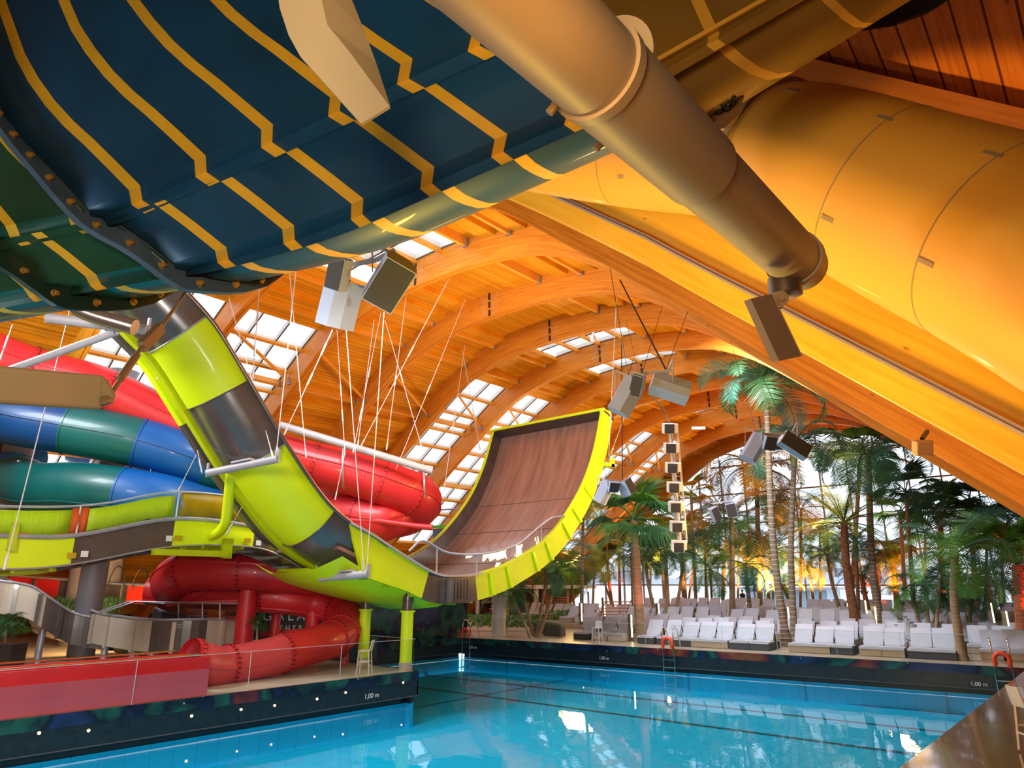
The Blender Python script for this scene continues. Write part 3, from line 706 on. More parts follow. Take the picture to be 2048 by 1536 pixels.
# open red run-out trough
r = thing('red_slide_runout', 'long open red run-out trough with steel handrails behind the island balustrade', 'water slide', W(21.5, 6, 0))
bm0 = on_s(413, 1370, 20.62).y
mb = MB(); mb.obox(W(20.62, (bm0-6)/2, .34), (.05, 0, 0), (0, (bm0+6)/2, 0), (0, 0, .33)); mb.obj('near_side_panel', RED, r)
mb = MB(); mb.obox(W(20.16, (bm0-6.2)/2, .36), (.012, 0, 0), (0, (bm0+5.8)/2, 0), (0, 0, .345)); mb.obj('frosted_red_panel', mat('red_film', (.62, .10, .13), .25, 0, .08, 1.2, coat=.3), r)
mb = MB(); mb.obox(W(20.62, (bm0-6)/2, .82), (.07, 0, 0), (0, (bm0+6)/2, 0), (0, 0, .16)); mb.obj('top_edge_band', RED, r)
mb = MB(); mb.obox(W(22.25, (bm0-6)/2, .49), (.05, 0, 0), (0, (bm0+6)/2, 0), (0, 0, .48)); mb.obj('far_side_panel', RED, r)
mb = MB(); mb.obox(W(21.4, (bm0-6)/2, .3), (.8, 0, 0), (0, (bm0+6)/2, 0), (0, 0, .05)); mb.obj('trough_floor', RED, r)
mb = MB()
for s_ in (20.62, 22.25):
    mb.tube([W(s_, -6, 1.05), W(s_, bm0-.3, 1.05)], .025, 8)
    b = -4.2
    while b < bm0: mb.cyl(W(s_, b, .95), W(s_, b, 1.05), .02, 8); b += 2.6
mb.obj('handrail', CHROME, r, True)
# ================================================================ YELLOW / GREY CHUTE
chute = thing('half_pipe_chute', 'steep half-pipe chute banded gunmetal grey and neon yellow, diving into the wave ramp', 'water slide', W(21.4, 10, 6))
CR = sm([(1.2, 18.2), (4, 15.2), (6, 13.2), (7.4, 11.8), (8.8, 10.7), (10.1, 9.2), (11.6, 7.4), (13.2, 5.75), (14.3, 5.02), (15.2, 4.68), (16.0, 4.3)], 5)
RC = 1.36; SC0 = 21.4
def cpt(i, a, r=RC):
    b, z = CR[i]; j0, j1 = max(0, i-1), min(len(CR)-1, i+1); t = V((CR[j1][0]-CR[j0][0], CR[j1][1]-CR[j0][1])).normalized(); nn = V((t.y, -t.x))
    if nn.y > 0: nn = -nn
    # a: 0 at near rim (low s) .. pi at far rim
    return W(SC0-math.cos(a)*r, b+nn.x*math.sin(a)*r, z+nn.y*math.sin(a)*r)
cuts_ = [(8.75, GRM), (10.15, YEL), (11.9, GRM), (13.85, YEL), (99, GRM)]
cur = 0
for lim, m in cuts_:
    end = max([i for i in range(len(CR)) if CR[i][0] <= lim])
    mb = MB(); rows = []
    for i in range(cur, end+1):
        rows.append([cpt(i, PI*j/16) for j in range(17)]+[cpt(i, PI*j/16, RC-.07) for j in range(16, -1, -1)])
    mb.grid(rows, 0, True, cap=True); mb.obj('half_pipe_section', m, chute, True)
    if cur:
        mb = MB(); mb.tube([cpt(cur, PI*j/16, RC+.02) for j in range(17)], .025, 6); mb.obj('joint_band', GRM if m is GRM else STEEL, chute, True)
    cur = end
for a, s_ in ((0, -1), (PI, 1)):
    mb = MB(); mb.tube([cpt(i, a, RC+.05)+V((0, 0, .03)) for i in range(len(CR))], .07, 10); mb.obj('rim_tube', mat('rim_bronze', (.22, .15, .12), .3, .7), chute, True)
# keel channel and parallel pipe
mb = MB(); L_ = [cpt(i, PI*.66, RC+.10) for i in range(len(CR)-6)]
for i, (a, b_) in enumerate(zip(L_, L_[1:])): mb.beam(a, b_, .26, .20, V((0, .6, .8)))
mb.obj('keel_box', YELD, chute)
Lp = [cpt(i, PI*.80, RC+.55) for i in range(len(CR)-12)]
k_ = [i for i in range(len(Lp)) if 8.3 < CR[i][0] < 10.4]
for a_, b_, m in ((0, k_[0], GRM), (k_[0], k_[-1], YEL), (k_[-1], len(Lp)-1, GRM)):
    mb = MB()
    for i in range(a_, b_): mb.beam(Lp[i], Lp[i+1], .30, .26, V((0, .6, .8)))
    mb.obj('side_channel', m, chute)
# upside ribs and cross bars carrying the chute
def cross_bar(pa, pb, r, lab, rods):
    t_ = thing('hanger_bar', lab, 'support bar', (pa+pb)/2, None)
    mb = MB(); mb.tube([pa, pb], r, 14); mb.obj('bar', GREYP, t_, True)
    d = (pb-pa).normalized()
    for p in (pa, pb):
        mb = MB(); mb.obox(p+V((0, 0, .1)), (.05, 0, 0), (0, .03, 0), (0, 0, .22)); mb.obj('end_lug', GREYP, t_)
    mb = MB(); mb.obox((pa+pb)/2+V((0, 0, .16)), d*.35, d.cross(V((0, 0, 1)))*.12, (0, 0, .03)); mb.obj('saddle_plate', GREYP, t_)
cross_bar(P(415, 946, 21.8), P(556, 918, 21.2), .12, 'grey tubular hanger bar under the middle of the half-pipe chute', 0)
cross_bar(P(640, 1156, 23.6), P(736, 1148, 23.0), .13, 'grey tubular hanger bar under the foot of the half-pipe chute', 0)
cross_bar(P(95, 636, 17.5), P(296, 660, 17.5), .13, 'grey tubular hanger bar beside the top of the chute', 0)
r = thing('brace_tube', 'slanting grey brace tube rising from the left to the top hanger bar of the chute', 'brace', P(130, 700, 17.8)); mb = MB(); mb.tube([P(20, 740, 18), P(232, 664, 17.6)], .10, 12); mb.obj('tube', GREYP, r, True)
mb = MB(); mb.obox(P(228, 664, 17.6), RI*.14, UP*.05, FW*.03); mb.obj('end_plate', GREYP, r)
r = thing('bent_pipe', 'bent bronze-grey pipe elbow beneath the green slide', 'pipe', P(180, 600, 17)); mb = MB(); mb.tube(crom([P(250, 540, 17), P(185, 572, 17), P(152, 600, 17), P(172, 625, 17), P(270, 655, 17)], 6), .20, 14); mb.obj('pipe', mat('bronze_pipe', (.25, .20, .18), .25, .8), r, True)
# ================================================================ EXIT RUN (left platform trough)
ex = thing('exit_run_slide', 'flat yellow and grey exit trough with a hump running down into the wave ramp', 'water slide', W(26, 8, 4))
EB = sm([(-4, 3.45), (2, 3.4), (5.5, 3.4), (7.3, 3.58), (10.1, 4.2), (12.9, 4.3), (14.3, 3.95), (15.5, 3.35), (17.2, 2.7), (18.7, 2.4), (20.4, 2.3)], 5)
ET = sm([(-4, 4.3), (2, 4.25), (5.3, 4.3), (7.2, 4.4), (10.1, 5.1), (12.9, 5.0), (14.3, 4.6), (15.9, 3.95), (17.2, 3.5), (18.7, 3.2), (20.4, 3.1)], 5)
def ez(b, t): return lerp(ET if t else EB, b)
lims = [(-4, 3.4, YEL), (3.4, 7.2, YEL), (7.2, 10.1, GRM), (10.1, 13.0, YEL), (13.0, 16.1, GRM), (16.1, 20.3, YEL)]
for (b0, b1, m) in lims:
    mb = MB(); rows = []; k = 8
    for i in range(k+1):
        b = b0+(b1-b0)*i/k; rows.append([W(24.0, b, ez(b, 0)), W(24.0, b, ez(b, 1)), W(24.1, b, ez(b, 1)), W(24.1, b, ez(b, 0)+.25), W(27.9, b, ez(b, 0)+.25), W(27.9, b, ez(b, 1)), W(28.0, b, ez(b, 1)), W(28.0, b, ez(b, 0))])
    mb.grid(rows, 0, True, cap=True); mb.obj('trough_section', m, ex)
    mb = MB()
    for i in range(4):
        b = b0+(b1-b0)*(i+.5)/4
        mb.beam(W(24.05, b, ez(b, 0)-.04), W(27.95, b, ez(b, 0)-.04), .09, .14)
    for s_ in (25.3, 26.7):
        for i in range(k): b = b0+(b1-b0)*i/k; c_ = b0+(b1-b0)*(i+1)/k; mb.beam(W(s_, b, ez(b, 0)-.09), W(s_, c_, ez(c_, 0)-.09), .14, .2)
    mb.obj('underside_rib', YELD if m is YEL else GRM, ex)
mb = MB(); mb.tube([W(23.97, b, z+.02) for b, z in ET], .075, 10); mb.tube([W(23.97, b, z-.0) for b, z in EB], .03, 8); mb.obj('steel_edge', STEEL, ex, True)
mb = MB(); 
for b in (4.1, 5.6): mb.obox(W(23.93, b, ez(b, .5)), (.06, 0, 0), (0, .1, 0), (0, 0, .4))
mb.obox(W(23.8, 10.7, 4.0), (.14, 0, 0), (0, 1.25, 0), (0, 0, .10)); mb.obox(W(23.85, 11.95, 4.2), (.1, 0, 0), (0, .16, 0), (0, 0, .34))
mb.obj('stiffener', YELD, ex)
mb = MB()
for (px, py) in ((169, 1108), (338, 1077), (517, 1086), (624, 1131)): 
    p = on_s(px, py, 23.92); mb.obox(p, (.01, 0, 0), (0, .10, 0), (0, 0, .09))
mb.obj('white_sticker', WHITEP, ex)
mb = MB()
for (px, py) in ((143, 1111), (357, 1076), (495, 1081)):
    p = on_s(px, py, 23.92); mb.obox(p, (.01, 0, 0), (0, .12, 0), (0, 0, .08))
mb.obj('amber_sticker', mat('amber_sticker', (.55, .33, .0), .5), ex)
# safety fence on the exit run: posts, rail, stretched netting
fn = thing('safety_fence', 'steel fence with yellow-green tarpaulin panels along the exit trough', 'fence', W(24, 8, 4.5))
posts = [-.5, 3.2, 7.2, 10.1, 13.3, 16.4]
NET = mat('net_yellow', (.60, .80, .02), .5, 0, .15, 2.5, trans=.35, stretch=(1, 6, 1)); NETA = mat('net_amber', (.50, .34, .0), .4, 0, .2, 2, trans=.3); NETR = mat('net_orange', (.8, .14, .02), .5, trans=.3)
FT = [(-4, 5.05), (3.2, 5.08), (7.2, 5.3), (10.1, 6.02), (13.3, 5.85), (16.4, 4.7)]
mb = MB(); mb.tube([W(23.97, b, lerp(sm(FT, 5), b)) for b in [x*.5-1 for x in range(36)]], .035, 8)
for b in posts: mb.cyl(W(23.97, b, ez(b, 1)), W(23.97, b, lerp(FT, b)+.02), .035, 8)
mb.obj('rail', STEEL, fn, True)
for b0, b1, m, dr in ((-.4, 3.1, NET, .05), (3.3, 7.0, NET, .05), (7.0, 7.45, NETR, .0), (7.45, 10.0, NET, .05), (10.2, 13.2, NETA, -.05), (13.5, 15.9, NET, .1)):
    mb = MB(); rows = []; k = 10
    for i in range(k+1):
        b = b0+(b1-b0)*i/k; t = lerp(sm(FT, 5), b)-.06-dr; lo = ez(b, 1)+.1+.03*math.sin(i*2.1)
        rows.append([W(23.98, b, lo), W(23.95+.03*math.sin(i*1.3), b, (t+lo)/2), W(23.98, b, t)])
    mb.grid(rows); o = mb.obj('netting', m, fn, True); q = o.modifiers.new('t', 'SOLIDIFY'); q.thickness = .012
# yellow water pipe rising in front of the exit run
r = thing('water_pipe', 'neon yellow water pipe with bolted flange bending up in front of the exit trough', 'pipe', P(430, 1075, 23.5))
pp = crom([P(372, 1072, 25.2), P(405, 1073, 24.3), P(432, 1068, 23.6), P(449, 1050, 23.2), P(455, 1020, 23.0), P(462, 945, 22.6)], 6)
mb = MB(); mb.tube(pp, .17, 18); mb.obj('pipe', YEL, r, True)
mb = MB(); a_ = P(411, 1073, 24.2); d_ = (P(418, 1072, 24.0)-a_).normalized(); mb.lathe(a_, [(.29, -.07), (.29, .07)], 22, d_); mb.obj('flange', YEL, r)
mb = MB()
for k in range(10):
    t = 2*PI*k/10; x = d_.orthogonal().normalized(); y = d_.cross(x); mb.obox(a_+(x*math.cos(t)+y*math.sin(t))*.24, d_*.1, x*.02, y*.02)
mb.obj('bolt_ring', DKMET, r)
# ================================================================ GREY FAMILY FLUMES (lower left)
CREAM = mat('cream_gelcoat', (.55, .47, .38), .3, .1, .15, 1, coat=.3)
NAVY = mat('navy_gelcoat', (.005, .03, .16), .35, 0, .1)
def flume(name, lab, near_top, h, width, cuts, mats, inner, legs=()):
    """near_top list of world points on the near rim; far rim is offset away from camera"""
    r = thing(name, lab, 'water slide', near_top[0])
    pts = crom(near_top, 6); N = len(pts); off = []
    for k in range(N):
        d = (pts[min(k+1, N-1)]-pts[max(0, k-1)]); d.z = 0; d.normalize(); x = V((-d.y, d.x, 0))
        if x.dot(FH) < 0: x = -x
        off.append(x)
    ks = [0]+[int(c*6) for c in cuts]+[N-1]
    for a, b, m, mi in zip(ks, ks[1:], mats, inner):
        mb = MB(); rows = []
        for k in range(a, b+1):
            p = pts[k]; x = off[k]; z = V((0, 0, 1))
            rows.append([p-z*h, p, p+x*.08, p+x*.12-z*h*.75, p+x*(width-.12)-z*h*.75, p+x*(width-.08), p+x*width, p+x*width-z*h])
        mb.grid(rows, 0, True, mfun=lambda aa, bb: 1 if bb in (2, 3, 4) else 0, cap=True); mb.obj('trough_section', [m, mi], r)
    mb = MB(); mb.tube([p+V((0, 0, .03)) for p in pts], .05, 8); mb.tube([pts[k]+off[k]*width+V((0, 0, .03)) for k in range(N)], .05, 8); mb.obj('steel_rim', STEEL, r, True)
    for kk in legs:
        k = int(kk*6); p = pts[k]+off[k]*.3-V((0, 0, h)); mb = MB(); mb.cyl(V((p.x, p.y, 0)), p, .13, 12); mb.obj('leg', STEEL, r, True)
    mb = MB()
    for k in range(3, N-1, 6): mb.obox(pts[k]-off[k]*.03-V((0, 0, h*.55)), off[k]*.05, off[k].cross(V((0, 0, 1)))*.07, V((0, 0, h*.5)))
    mb.obj('stiffener', m, r)
    return r
flume('family_flume', 'open flume sloping behind the big grey pillar, cream outside and navy inside', [P(-90, 1150, 26), P(0, 1163, 26.5), P(62, 1174, 27), P(100, 1198, 27.3), P(150, 1228, 27.8), P(210, 1240, 28.2)], 1.15, 2.4, [1.6, 2.9, 3.8], [CREAM, CREAM, GRM, GRM], [GRM, GRM, NAVY, NAVY], (3.0,))
flume('family_flume', 'open family flume curving right of the grey pillar, cream and dark panels on short legs', [P(182, 1222, 27.0), P(200, 1228, 26.6), P(245, 1235, 26.0), P(305, 1241, 25.6), P(400, 1240, 26.0), P(490, 1238, 27.5)], 1.1, 2.6, [.8, 3.0, 4.2], [GRM, CREAM, GRM, CREAM], [GRM]*4, (1.2, 2.4, 3.1))
flume('family_flume', 'distant straight flume with red and grey panels under the glowing timber wall', [P(20, 1152, 36), P(120, 1160, 36), P(215, 1168, 36), P(265, 1171, 36), P(330, 1175, 36), P(420, 1180, 36)], .9, 2, [1, 1.9, 2.9, 3.6], [RED, GRM, GRM, mat('bright_red', (.75, .03, .02), .4), GRM][0:5], [GRM]*5)
for j, (x, y) in enumerate(((232, 1172), (280, 1176), (322, 1180))):
    c = P(x, y, 35.5); mb = MB(); mb.tube([c+RI*.42*math.cos(t)+V((0, 0, 1))*1.15*math.sin(t)+V((0, 0, -.15)) for t in [PI*k/12 for k in range(13)]], .035, 8)
    tag(mb.obj('hoop_rail', DKMET, smooth=True), 'dark steel hoop rail standing on the distant red flume, %s from the left' % ORD[j], 'hoop', 'hoop rails on the distant flume')
r = thing('glass_screen', 'low glass screen with slanted steel handrail on the right-hand family flume', 'screen', P(300, 1200, 26))
mb = MB(); mb.tube([P(198, 1224, 26.6), P(258, 1203, 26.6), P(330, 1207, 26.6)], .035, 8); mb.tube([P(205, 1225, 26.2), P(270, 1203, 26.2), P(480, 1208, 27)], .03, 8)
for x in (357, 405, 440): mb.cyl(P(x, 1240, 26.2), P(x, 1206, 26.4), .03, 8)
mb.obj('handrail', STEEL, r, True)
mb = MB(); mb.face([P(210, 1226, 26.2), P(270, 1204, 26.2), P(480, 1209, 26.9), P(480, 1240, 26.9), P(300, 1241, 25.9)]); mb.obj('pane', glass('smoked_glass', (.6, .58, .66), 1, .05), r)
# dark hedge / planter, potted shrub, tyres
def pillar(name, lab, base, rad, top, m=GREYP, grp=None):
    r = thing(name, lab, 'pillar', base); mb = MB(); mb.cyl(base, V((base.x, base.y, top)), rad, 32); mb.obj('shaft', m, r, True); return r
PG = mat('pillar_grey', (.22, .20, .22), .5, 0, .12, .8)
b1 = on_z(160, 1318, 0)
r = pillar('hall_pillar', 'thick grey round pillar in front of the family flumes', b1, .52, 8.6, PG)
mb = MB(); mb.cyl(b1, b1+V((0, 0, .05)), .6, 32); mb.obj('base_plate', PG, r)
b2 = P(205, 1250, 36); pillar('hall_pillar', 'grey round pillar standing just behind and right of the nearest one', V((b2.x, b2.y, 0)), .52, 8.6, PG)
b3 = P(14, 1000, 29); pillar('hall_pillar', 'tall grey round pillar behind the left end of the blue tubes', V((b3.x, b3.y, 0)), .55, 15.5, PG)
b4 = P(220, 900, 38); pillar('hall_pillar', 'pale round pillar whose top shows above the red tube', V((b4.x, b4.y, 0)), .9, 14.7, PG)
r = thing('pillar_camera', 'small grey security camera on the side of the rear pillar', 'camera', P(228, 1120, 35))
mb = MB(); mb.beam(P(218, 1116, 35.3), P(228, 1124, 35), .06, .06); mb.beam(P(226, 1124, 35), P(239, 1118, 34.8), .14, .14); mb.obj('camera_body', STEEL, r)
for j, (x, y, d_, c1) in enumerate([(238, 1262, 30.5, (.02, .09, .05)), (236, 1288, 29.5, (.02, .10, .08)), (262, 1265, 30, (.20, .13, .02)), (262, 1294, 29, (.16, .11, .02)), (300, 1292, 30, (.12, .08, .02)), (345, 1290, 31, (.09, .05, .015)), (380, 1284, 31, (.10, .05, .01))]):
    c = P(x, y, d_); mb = MB(); 
    R1, R2 = .42, .24; rows = []
    for k in range(20):
        t = 2*PI*k/20; rows.append([c+V((math.cos(t)*(R1+R2*math.cos(u)), math.sin(t)*(R1+R2*math.cos(u)), R2*math.sin(u))) for u in [2*PI*q/10 for q in range(10)]])
    rows.append(rows[0]); mb.grid(rows, 0, True)
    tag(mb.obj('slide_tyre', mat('tyre_%d' % j, c1, .45, 0, .5, 4), smooth=True), '%s inflatable slide ring in the pile under the flume, %s from the left' % (['green', 'green', 'yellow', 'yellow', 'patterned yellow', 'brown', 'brown'][j], ORD[j]), 'ring', 'swim rings piled under the flume')
# sign
sp = galaxy('sign_galaxy', .8, .5)
r = thing('sign_board', 'dark wall sign with the letters GALAXY THERME', 'sign', P(600, 1250, 32))
mb = MB(); a = P(520, 1228, 31); d = (P(650, 1228, 33)-a).normalized(); mb.obox(a+d*2.6+V((0, 0, -.35)), d*2.8, d.cross(V((0, 0, 1)))*.05, V((0, 0, .75))); mb.obj('board', mat('sign_dark', (.012, .012, .018), .4), r)
def text(s, size, loc, right, up, m, name='lettering', parent=None, ext=.01, sp_=1.0):
    c = bpy.data.curves.new(name, 'FONT'); c.body = s; c.size = size; c.extrude = ext; c.space_character = sp_; o = bpy.data.objects.new(name, c); COL.objects.link(o)
    right = V(right).normalized(); n_ = right.cross(V(up)).normalized(); u_ = n_.cross(right)
    dg = bpy.context.evaluated_depsgraph_get(); me = bpy.data.meshes.new_from_object(o.evaluated_get(dg)); bpy.data.objects.remove(o)
    me.materials.clear(); me.materials.append(m); o = bpy.data.objects.new(name, me); COL.objects.link(o)
    o.matrix_world = Matrix.Translation(V(loc)) @ Matrix((right, u_, n_)).transposed().to_4x4()
    if parent:
        o.parent = parent; o.matrix_parent_inverse = Matrix.Translation(-V(parent.location))
    return o
lm = mat('sign_letters', (.6, .6, .62), .5)
fwdn = d.cross(V((0, 0, 1))); fwdn = fwdn if fwdn.dot(FH) < 0 else -fwdn
text('GALAXY', .62, a+d*.1+V((0, 0, -.28))+fwdn*.07, d, (0, 0, 1), lm, parent=r, sp_=1.5)
text('THERME', .33, a+d*.9+V((0, 0, -.72))+fwdn*.07, d, (0, 0, 1), lm, parent=r, sp_=1.7)
for j, (pxy, s_) in enumerate((((1960, 1372), 0), ((1209, 1319), 0), ((946, 1297), 0))):
    a = V((3.6-30, 0, 0)); 
    e_ = V((-3.6+30, EL(3.6)-EL(30), 0)).normalized(); nv = V((e_.y, -e_.x, 0)); nv = nv if nv.y < 0 else -nv
    r_ = ray(*pxy); p0 = W(3.6, EL(3.6), 0); t_ = (p0-CAM).dot(nv)/r_.dot(nv); p = CAM+r_*t_+nv*.012
    text('1,00 m', .20, p-e_*.3, e_, (0, 0, 1), WHITEP, 'depth_sign', ext=.003)
    o = COL.objects[-1]; tag(o, 'white water depth marking on the terrace pool wall, %s' % ['near its right end', 'left of the middle ladder', 'beside the far ladder'][j], 'sign', 'depth markings on the pool wall')
p = on_s(743, 1396, 19.98); o = text('1,00 m', .22, p+V((0, -.3, 0)), (0, 1, 0), (0, 0, 1), WHITEP, 'depth_sign', ext=.003); tag(o, 'white water depth marking on the island pool wall', 'sign')
# ================================================================ NEAR OVERHEAD SLIDE HULLS
HB = mat('hull_blue', (.008, .062, .125), .48, 0, .3, 1.2, coat=.12)
HG = mat('hull_green', (.012, .075, .035), .35, 0, .35, 1.0, coat=.35)
HF = mat('hull_flange', (.10, .16, .23), .4, .1, .2, 3)
STR = mat('hull_stripe', (.95, .46, .02), .5, 0, .1, 3)
BOLTB = mat('bolt_bronze', (.60, .30, .06), .5, .2)
CS = [(120, -330, 7.8), (170, -230, 7.2), (215, -100, 6.8), (266, 0, 6.4), (300, 45, 6.2), (340, 90, 6.05), (384, 130, 5.92), (430, 166, 5.82), (482, 210, 5.7), (535, 254, 5.53), (534, 290, 5.66), (562, 308, 5.60), (566, 303, 5.64),
      (583, 301, 5.60), (648, 350, 5.55), (715, 402, 5.46), (714, 434, 5.58), (731, 449, 5.53), (737, 443, 5.57), (756, 440, 5.54), (778, 453, 5.62), (805, 462, 5.75), (835, 467, 5.95), (860, 463, 6.2), (885, 450, 6.5), (900, 420, 6.9), (900, 360, 7.4)]
SEC = [P(*c) for c in CS]
D3 = RI*.575+UP*.232-FW*.07
HC = P(660, 120, 7.6)
def bend(k, u, n):
    # the hull curves: its lower ribs level out towards the left
    if n != 27 or u >= 0: return V()
    return UP*lerp([(8, 0), (11, .013), (17, .052), (26, .058)], k)*(-u)**1.5
def hull_rows(us, sec, d3, nb=27):
    return [[p+d3*u+bend(k, u, nb if len(sec) == 27 else 0) for k, p in enumerate(sec)] for u in us]
def stripe_us(u0, u1, w=.085):
    us = [u0]; k = math.ceil(u0-w)
    while k <= u1+w:
        for e in (k-w, k+w):
            if u0 < e < u1: us.append(e)
        k += 1
    us.append(u1); return us
def is_st(u): return abs(u-round(u)) < .085
hull = thing('overhead_slide', 'huge dark blue slide hull with orange stripes and stepped ribs sweeping across the upper left', 'water slide', P(600, 250, 6))
def hull_part(u0, u1, base, name, sec, d3, parent, nb=27):
    us = stripe_us(u0, u1)
    us = sorted(set(us+[q/4 for q in range(int(u0*4)+1, 0)])) if nb else us; mb = MB()
    mb.grid(hull_rows(us, sec, d3, nb), 0, False, None, lambda a, b: 1 if is_st((us[a]+us[a+1])/2) and b not in (11, 17) else 0)
    o = mb.obj(name, [base, STR], parent, True); md = o.modifiers.new('t', 'SOLIDIFY'); md.thickness = .02; md.offset = 0
    return o
hull_part(-2.72, 4.7, HB, 'hull_shell', SEC, D3, hull)
D5 = RI*.60+UP*.085-FW*.10
SECG = [HC+(p-HC)*.985+D3*-2.84+bend(k, -2.84, 27)+D5*2.84 for k, p in enumerate(SEC)]; HCG = HC+D3*-2.84+D5*2.84
g = hull_part(-7.5, -2.84, HG, 'hull_shell', SECG, D5, hull, 0); g['label'] = 'dark green hull section left of the bolted flange'
def end_flange(u, sec, d3, cen, out, th, idx, m, parent, bolts=1, bm_=BOLTB, bi=.55):
    """plate following the section, standing proud of the skin"""
    inner = [p+d3*u+(bend(k+idx[0], u, 27) if sec is SEC else V()) for k, p in enumerate(sec[idx[0]:idx[1]])]; c = cen+d3*u
    dn = d3.normalized()
    sm_ = []
    N = len(inner)
    for k in range(N):
        a = sum((inner[max(0, min(N-1, k+j))] for j in (-2, -1, 0, 1, 2)), V())/5
        e = (a-c); e -= dn*e.dot(dn); e.normalize(); sm_.append((a, e))
    mb = MB(); rows = []
    for a, e in sm_: rows.append([a-e*.5-dn*th/2, a+e*out-dn*th/2, a+e*out+dn*th/2, a-e*.5+dn*th/2])
    mb.grid(rows, 0, True, cap=True); f = mb.obj('flange', m, parent, True)
    mb = MB(); 
    L = 0; nxt = .15
    for k in range(1, N):
        a0 = sm_[k-1][0]+sm_[k-1][1]*out*bi; a1 = sm_[k][0]+sm_[k][1]*out*bi; seg = (a1-a0).length
        while L+seg > nxt:
            q = a0+(a1-a0)*((nxt-L)/seg)
            for sg_ in (-1, 1): mb.lathe(q+dn*sg_*(th/2), [(.036, 0), (.036, .014), (.022, .015), (.022, .04)], 8, dn*sg_)
            nxt += .34
        L += seg
    if bolts: mb.obj('bolt_row', bm_, f)
end_flange(-2.78, SEC, D3, HC, .20, .05, (0, 27), HF, hull)
end_flange(-4.6, SECG, D5, HCG, .20, .05, (0, 27), mat('flange_green', (.02, .05, .035), .4, 0, .2), hull)
# olive hull at the upper right
OL = mat('hull_olive', (.17, .085, .012), .35, 0, .2, 1.5, coat=.2); OLS = mat('hull_olive_stripe', (.46, .22, .02), .5)
CS2 = [(1300, -250, 6.2), (1350, -110, 5.7), (1395, 0, 5.3), (1415, 45, 5.2), (1428, 72, 5.12), (1424, 84, 5.0), (1440, 96, 4.98), (1446, 92, 5.1), (1475, 118, 5.15), (1510, 142, 5.3), (1545, 154, 5.6), (1580, 148, 6.0), (1600, 120, 6.5)]
PK = lambda x, y, d: P(x, y, d*.86)
SEC2 = [PK(*c) for c in CS2]; D4 = (RI*.72+UP*.46+FW*.1)*.86; HC2 = PK(1530, 0, 7.0)
h2 = thing('overhead_slide', 'olive brown slide hull with faint orange stripe joined to the striped blue hull', 'water slide', PK(1500, 80, 5.5))
us = [-1.0, -.06, .06, 1.0, 1.1, 3.4]; mb = MB()
mb.grid(hull_rows(us, SEC2, D4), 0, False, None, lambda a, b: 1 if a in (1, 3) else 0)
mb.obj('hull_shell', [OL, OLS], h2, True)
end_flange(-.98, SEC2[5:], D4, HC2, .16, .05, (0, 8), mat('flange_brown', (.14, .06, .015), .4), h2, bm_=DKMET)
mb = MB(); mb.beam(PK(1296, 132, 5.05), PK(1600, -40, 5.2), .03, .03); mb.beam(PK(1325, 158, 5.0), PK(1640, -25, 5.15), .03, .03); mb.obj('edge_strip', OLS, h2)
mb = MB(); mb.prism([PK(1350, 200, 5.6), PK(1362, 232, 5.6), PK(1385, 252, 5.6), PK(1418, 262, 5.6), PK(1450, 256, 5.6), PK(1476, 232, 5.6), PK(1488, 195, 5.6), PK(1492, 165, 5.6), PK(1460, 140, 5.6), PK(1340, 130, 5.6)], FW*.06)
mb.obj('end_plate', MATS['flange_brown'], h2)
mb = MB()
for (x, y) in ((1362, 192), (1388, 210), (1412, 220), (1435, 221), (1450, 215), (1461, 205), (1468, 188), (1330, 160)): mb.lathe(PK(x, y, 5.58), [(.03, 0), (.03, .03), (.012, .045), (.012, .09)], 8, -FW)
mb.obj('bolt_row', DKMET, h2)
# ---- big strut pipe
PIPE = mat('pipe_beige_grey', (.25, .19, .13), .5, .15, .12, 1.5)
st = thing('strut_pipe', 'thick beige-grey steel strut pipe crossing diagonally in front of the orange tube', 'pipe', P(1340, 300, 3.7))
a = P(950, -85, 2.35); b_ = P(1592, 522, 5.2); dd = (b_-a)
q0 = P(1195, 160, 3.0); tA = (q0-a).dot(dd)/dd.dot(dd)
mb = MB(); mb.cyl(a-dd*.2, a+dd*tA, .205, 40); mb.obj('upper_tube', PIPE, st, True)
mb = MB(); mb.cyl(a+dd*(tA-.015), a+dd*(tA-.0), .225, 40); mb.obj('weld_ring', PIPE, st, True)
tB = (P(1375, 330, 3.85)-a).dot(dd)/dd.dot(dd)
mb = MB(); mb.cyl(a+dd*tA, a+dd*tB, .215, 40); mb.obj('sleeve', PIPE, st, True)
mb = MB(); mb.cyl(a+dd*tB, a+dd*.985, .198, 40); mb.cyl(a+dd*.975, a+dd*1.0, .215, 40); mb.obj('lower_tube', PIPE, st, True)
mb = MB(); mb.cyl(a+dd*1.0, a+dd*1.045, .19, 32); mb.obj('end_cap', PIPE, st, True)
dn = dd.normalized()
mb = MB()
for (x, y, dp) in ((1208, 150, 2.78), (1297, 232, 3.14)):
    p = P(x, y, dp); mb.lathe(p-FW*.0, [(.022, 0), (.022, .012), (.013, .014), (.013, .03)], 8, -FW-UP*.1)
for (x, y, dp) in ((1112, 208, 3.0), (1203, 283, 3.35)):
    p = P(x, y, dp); mb.lathe(p, [(.02, -.03), (.02, .05)], 8, RI*-.6-UP*.8)
mb.obj('bolt', PIPE, st)
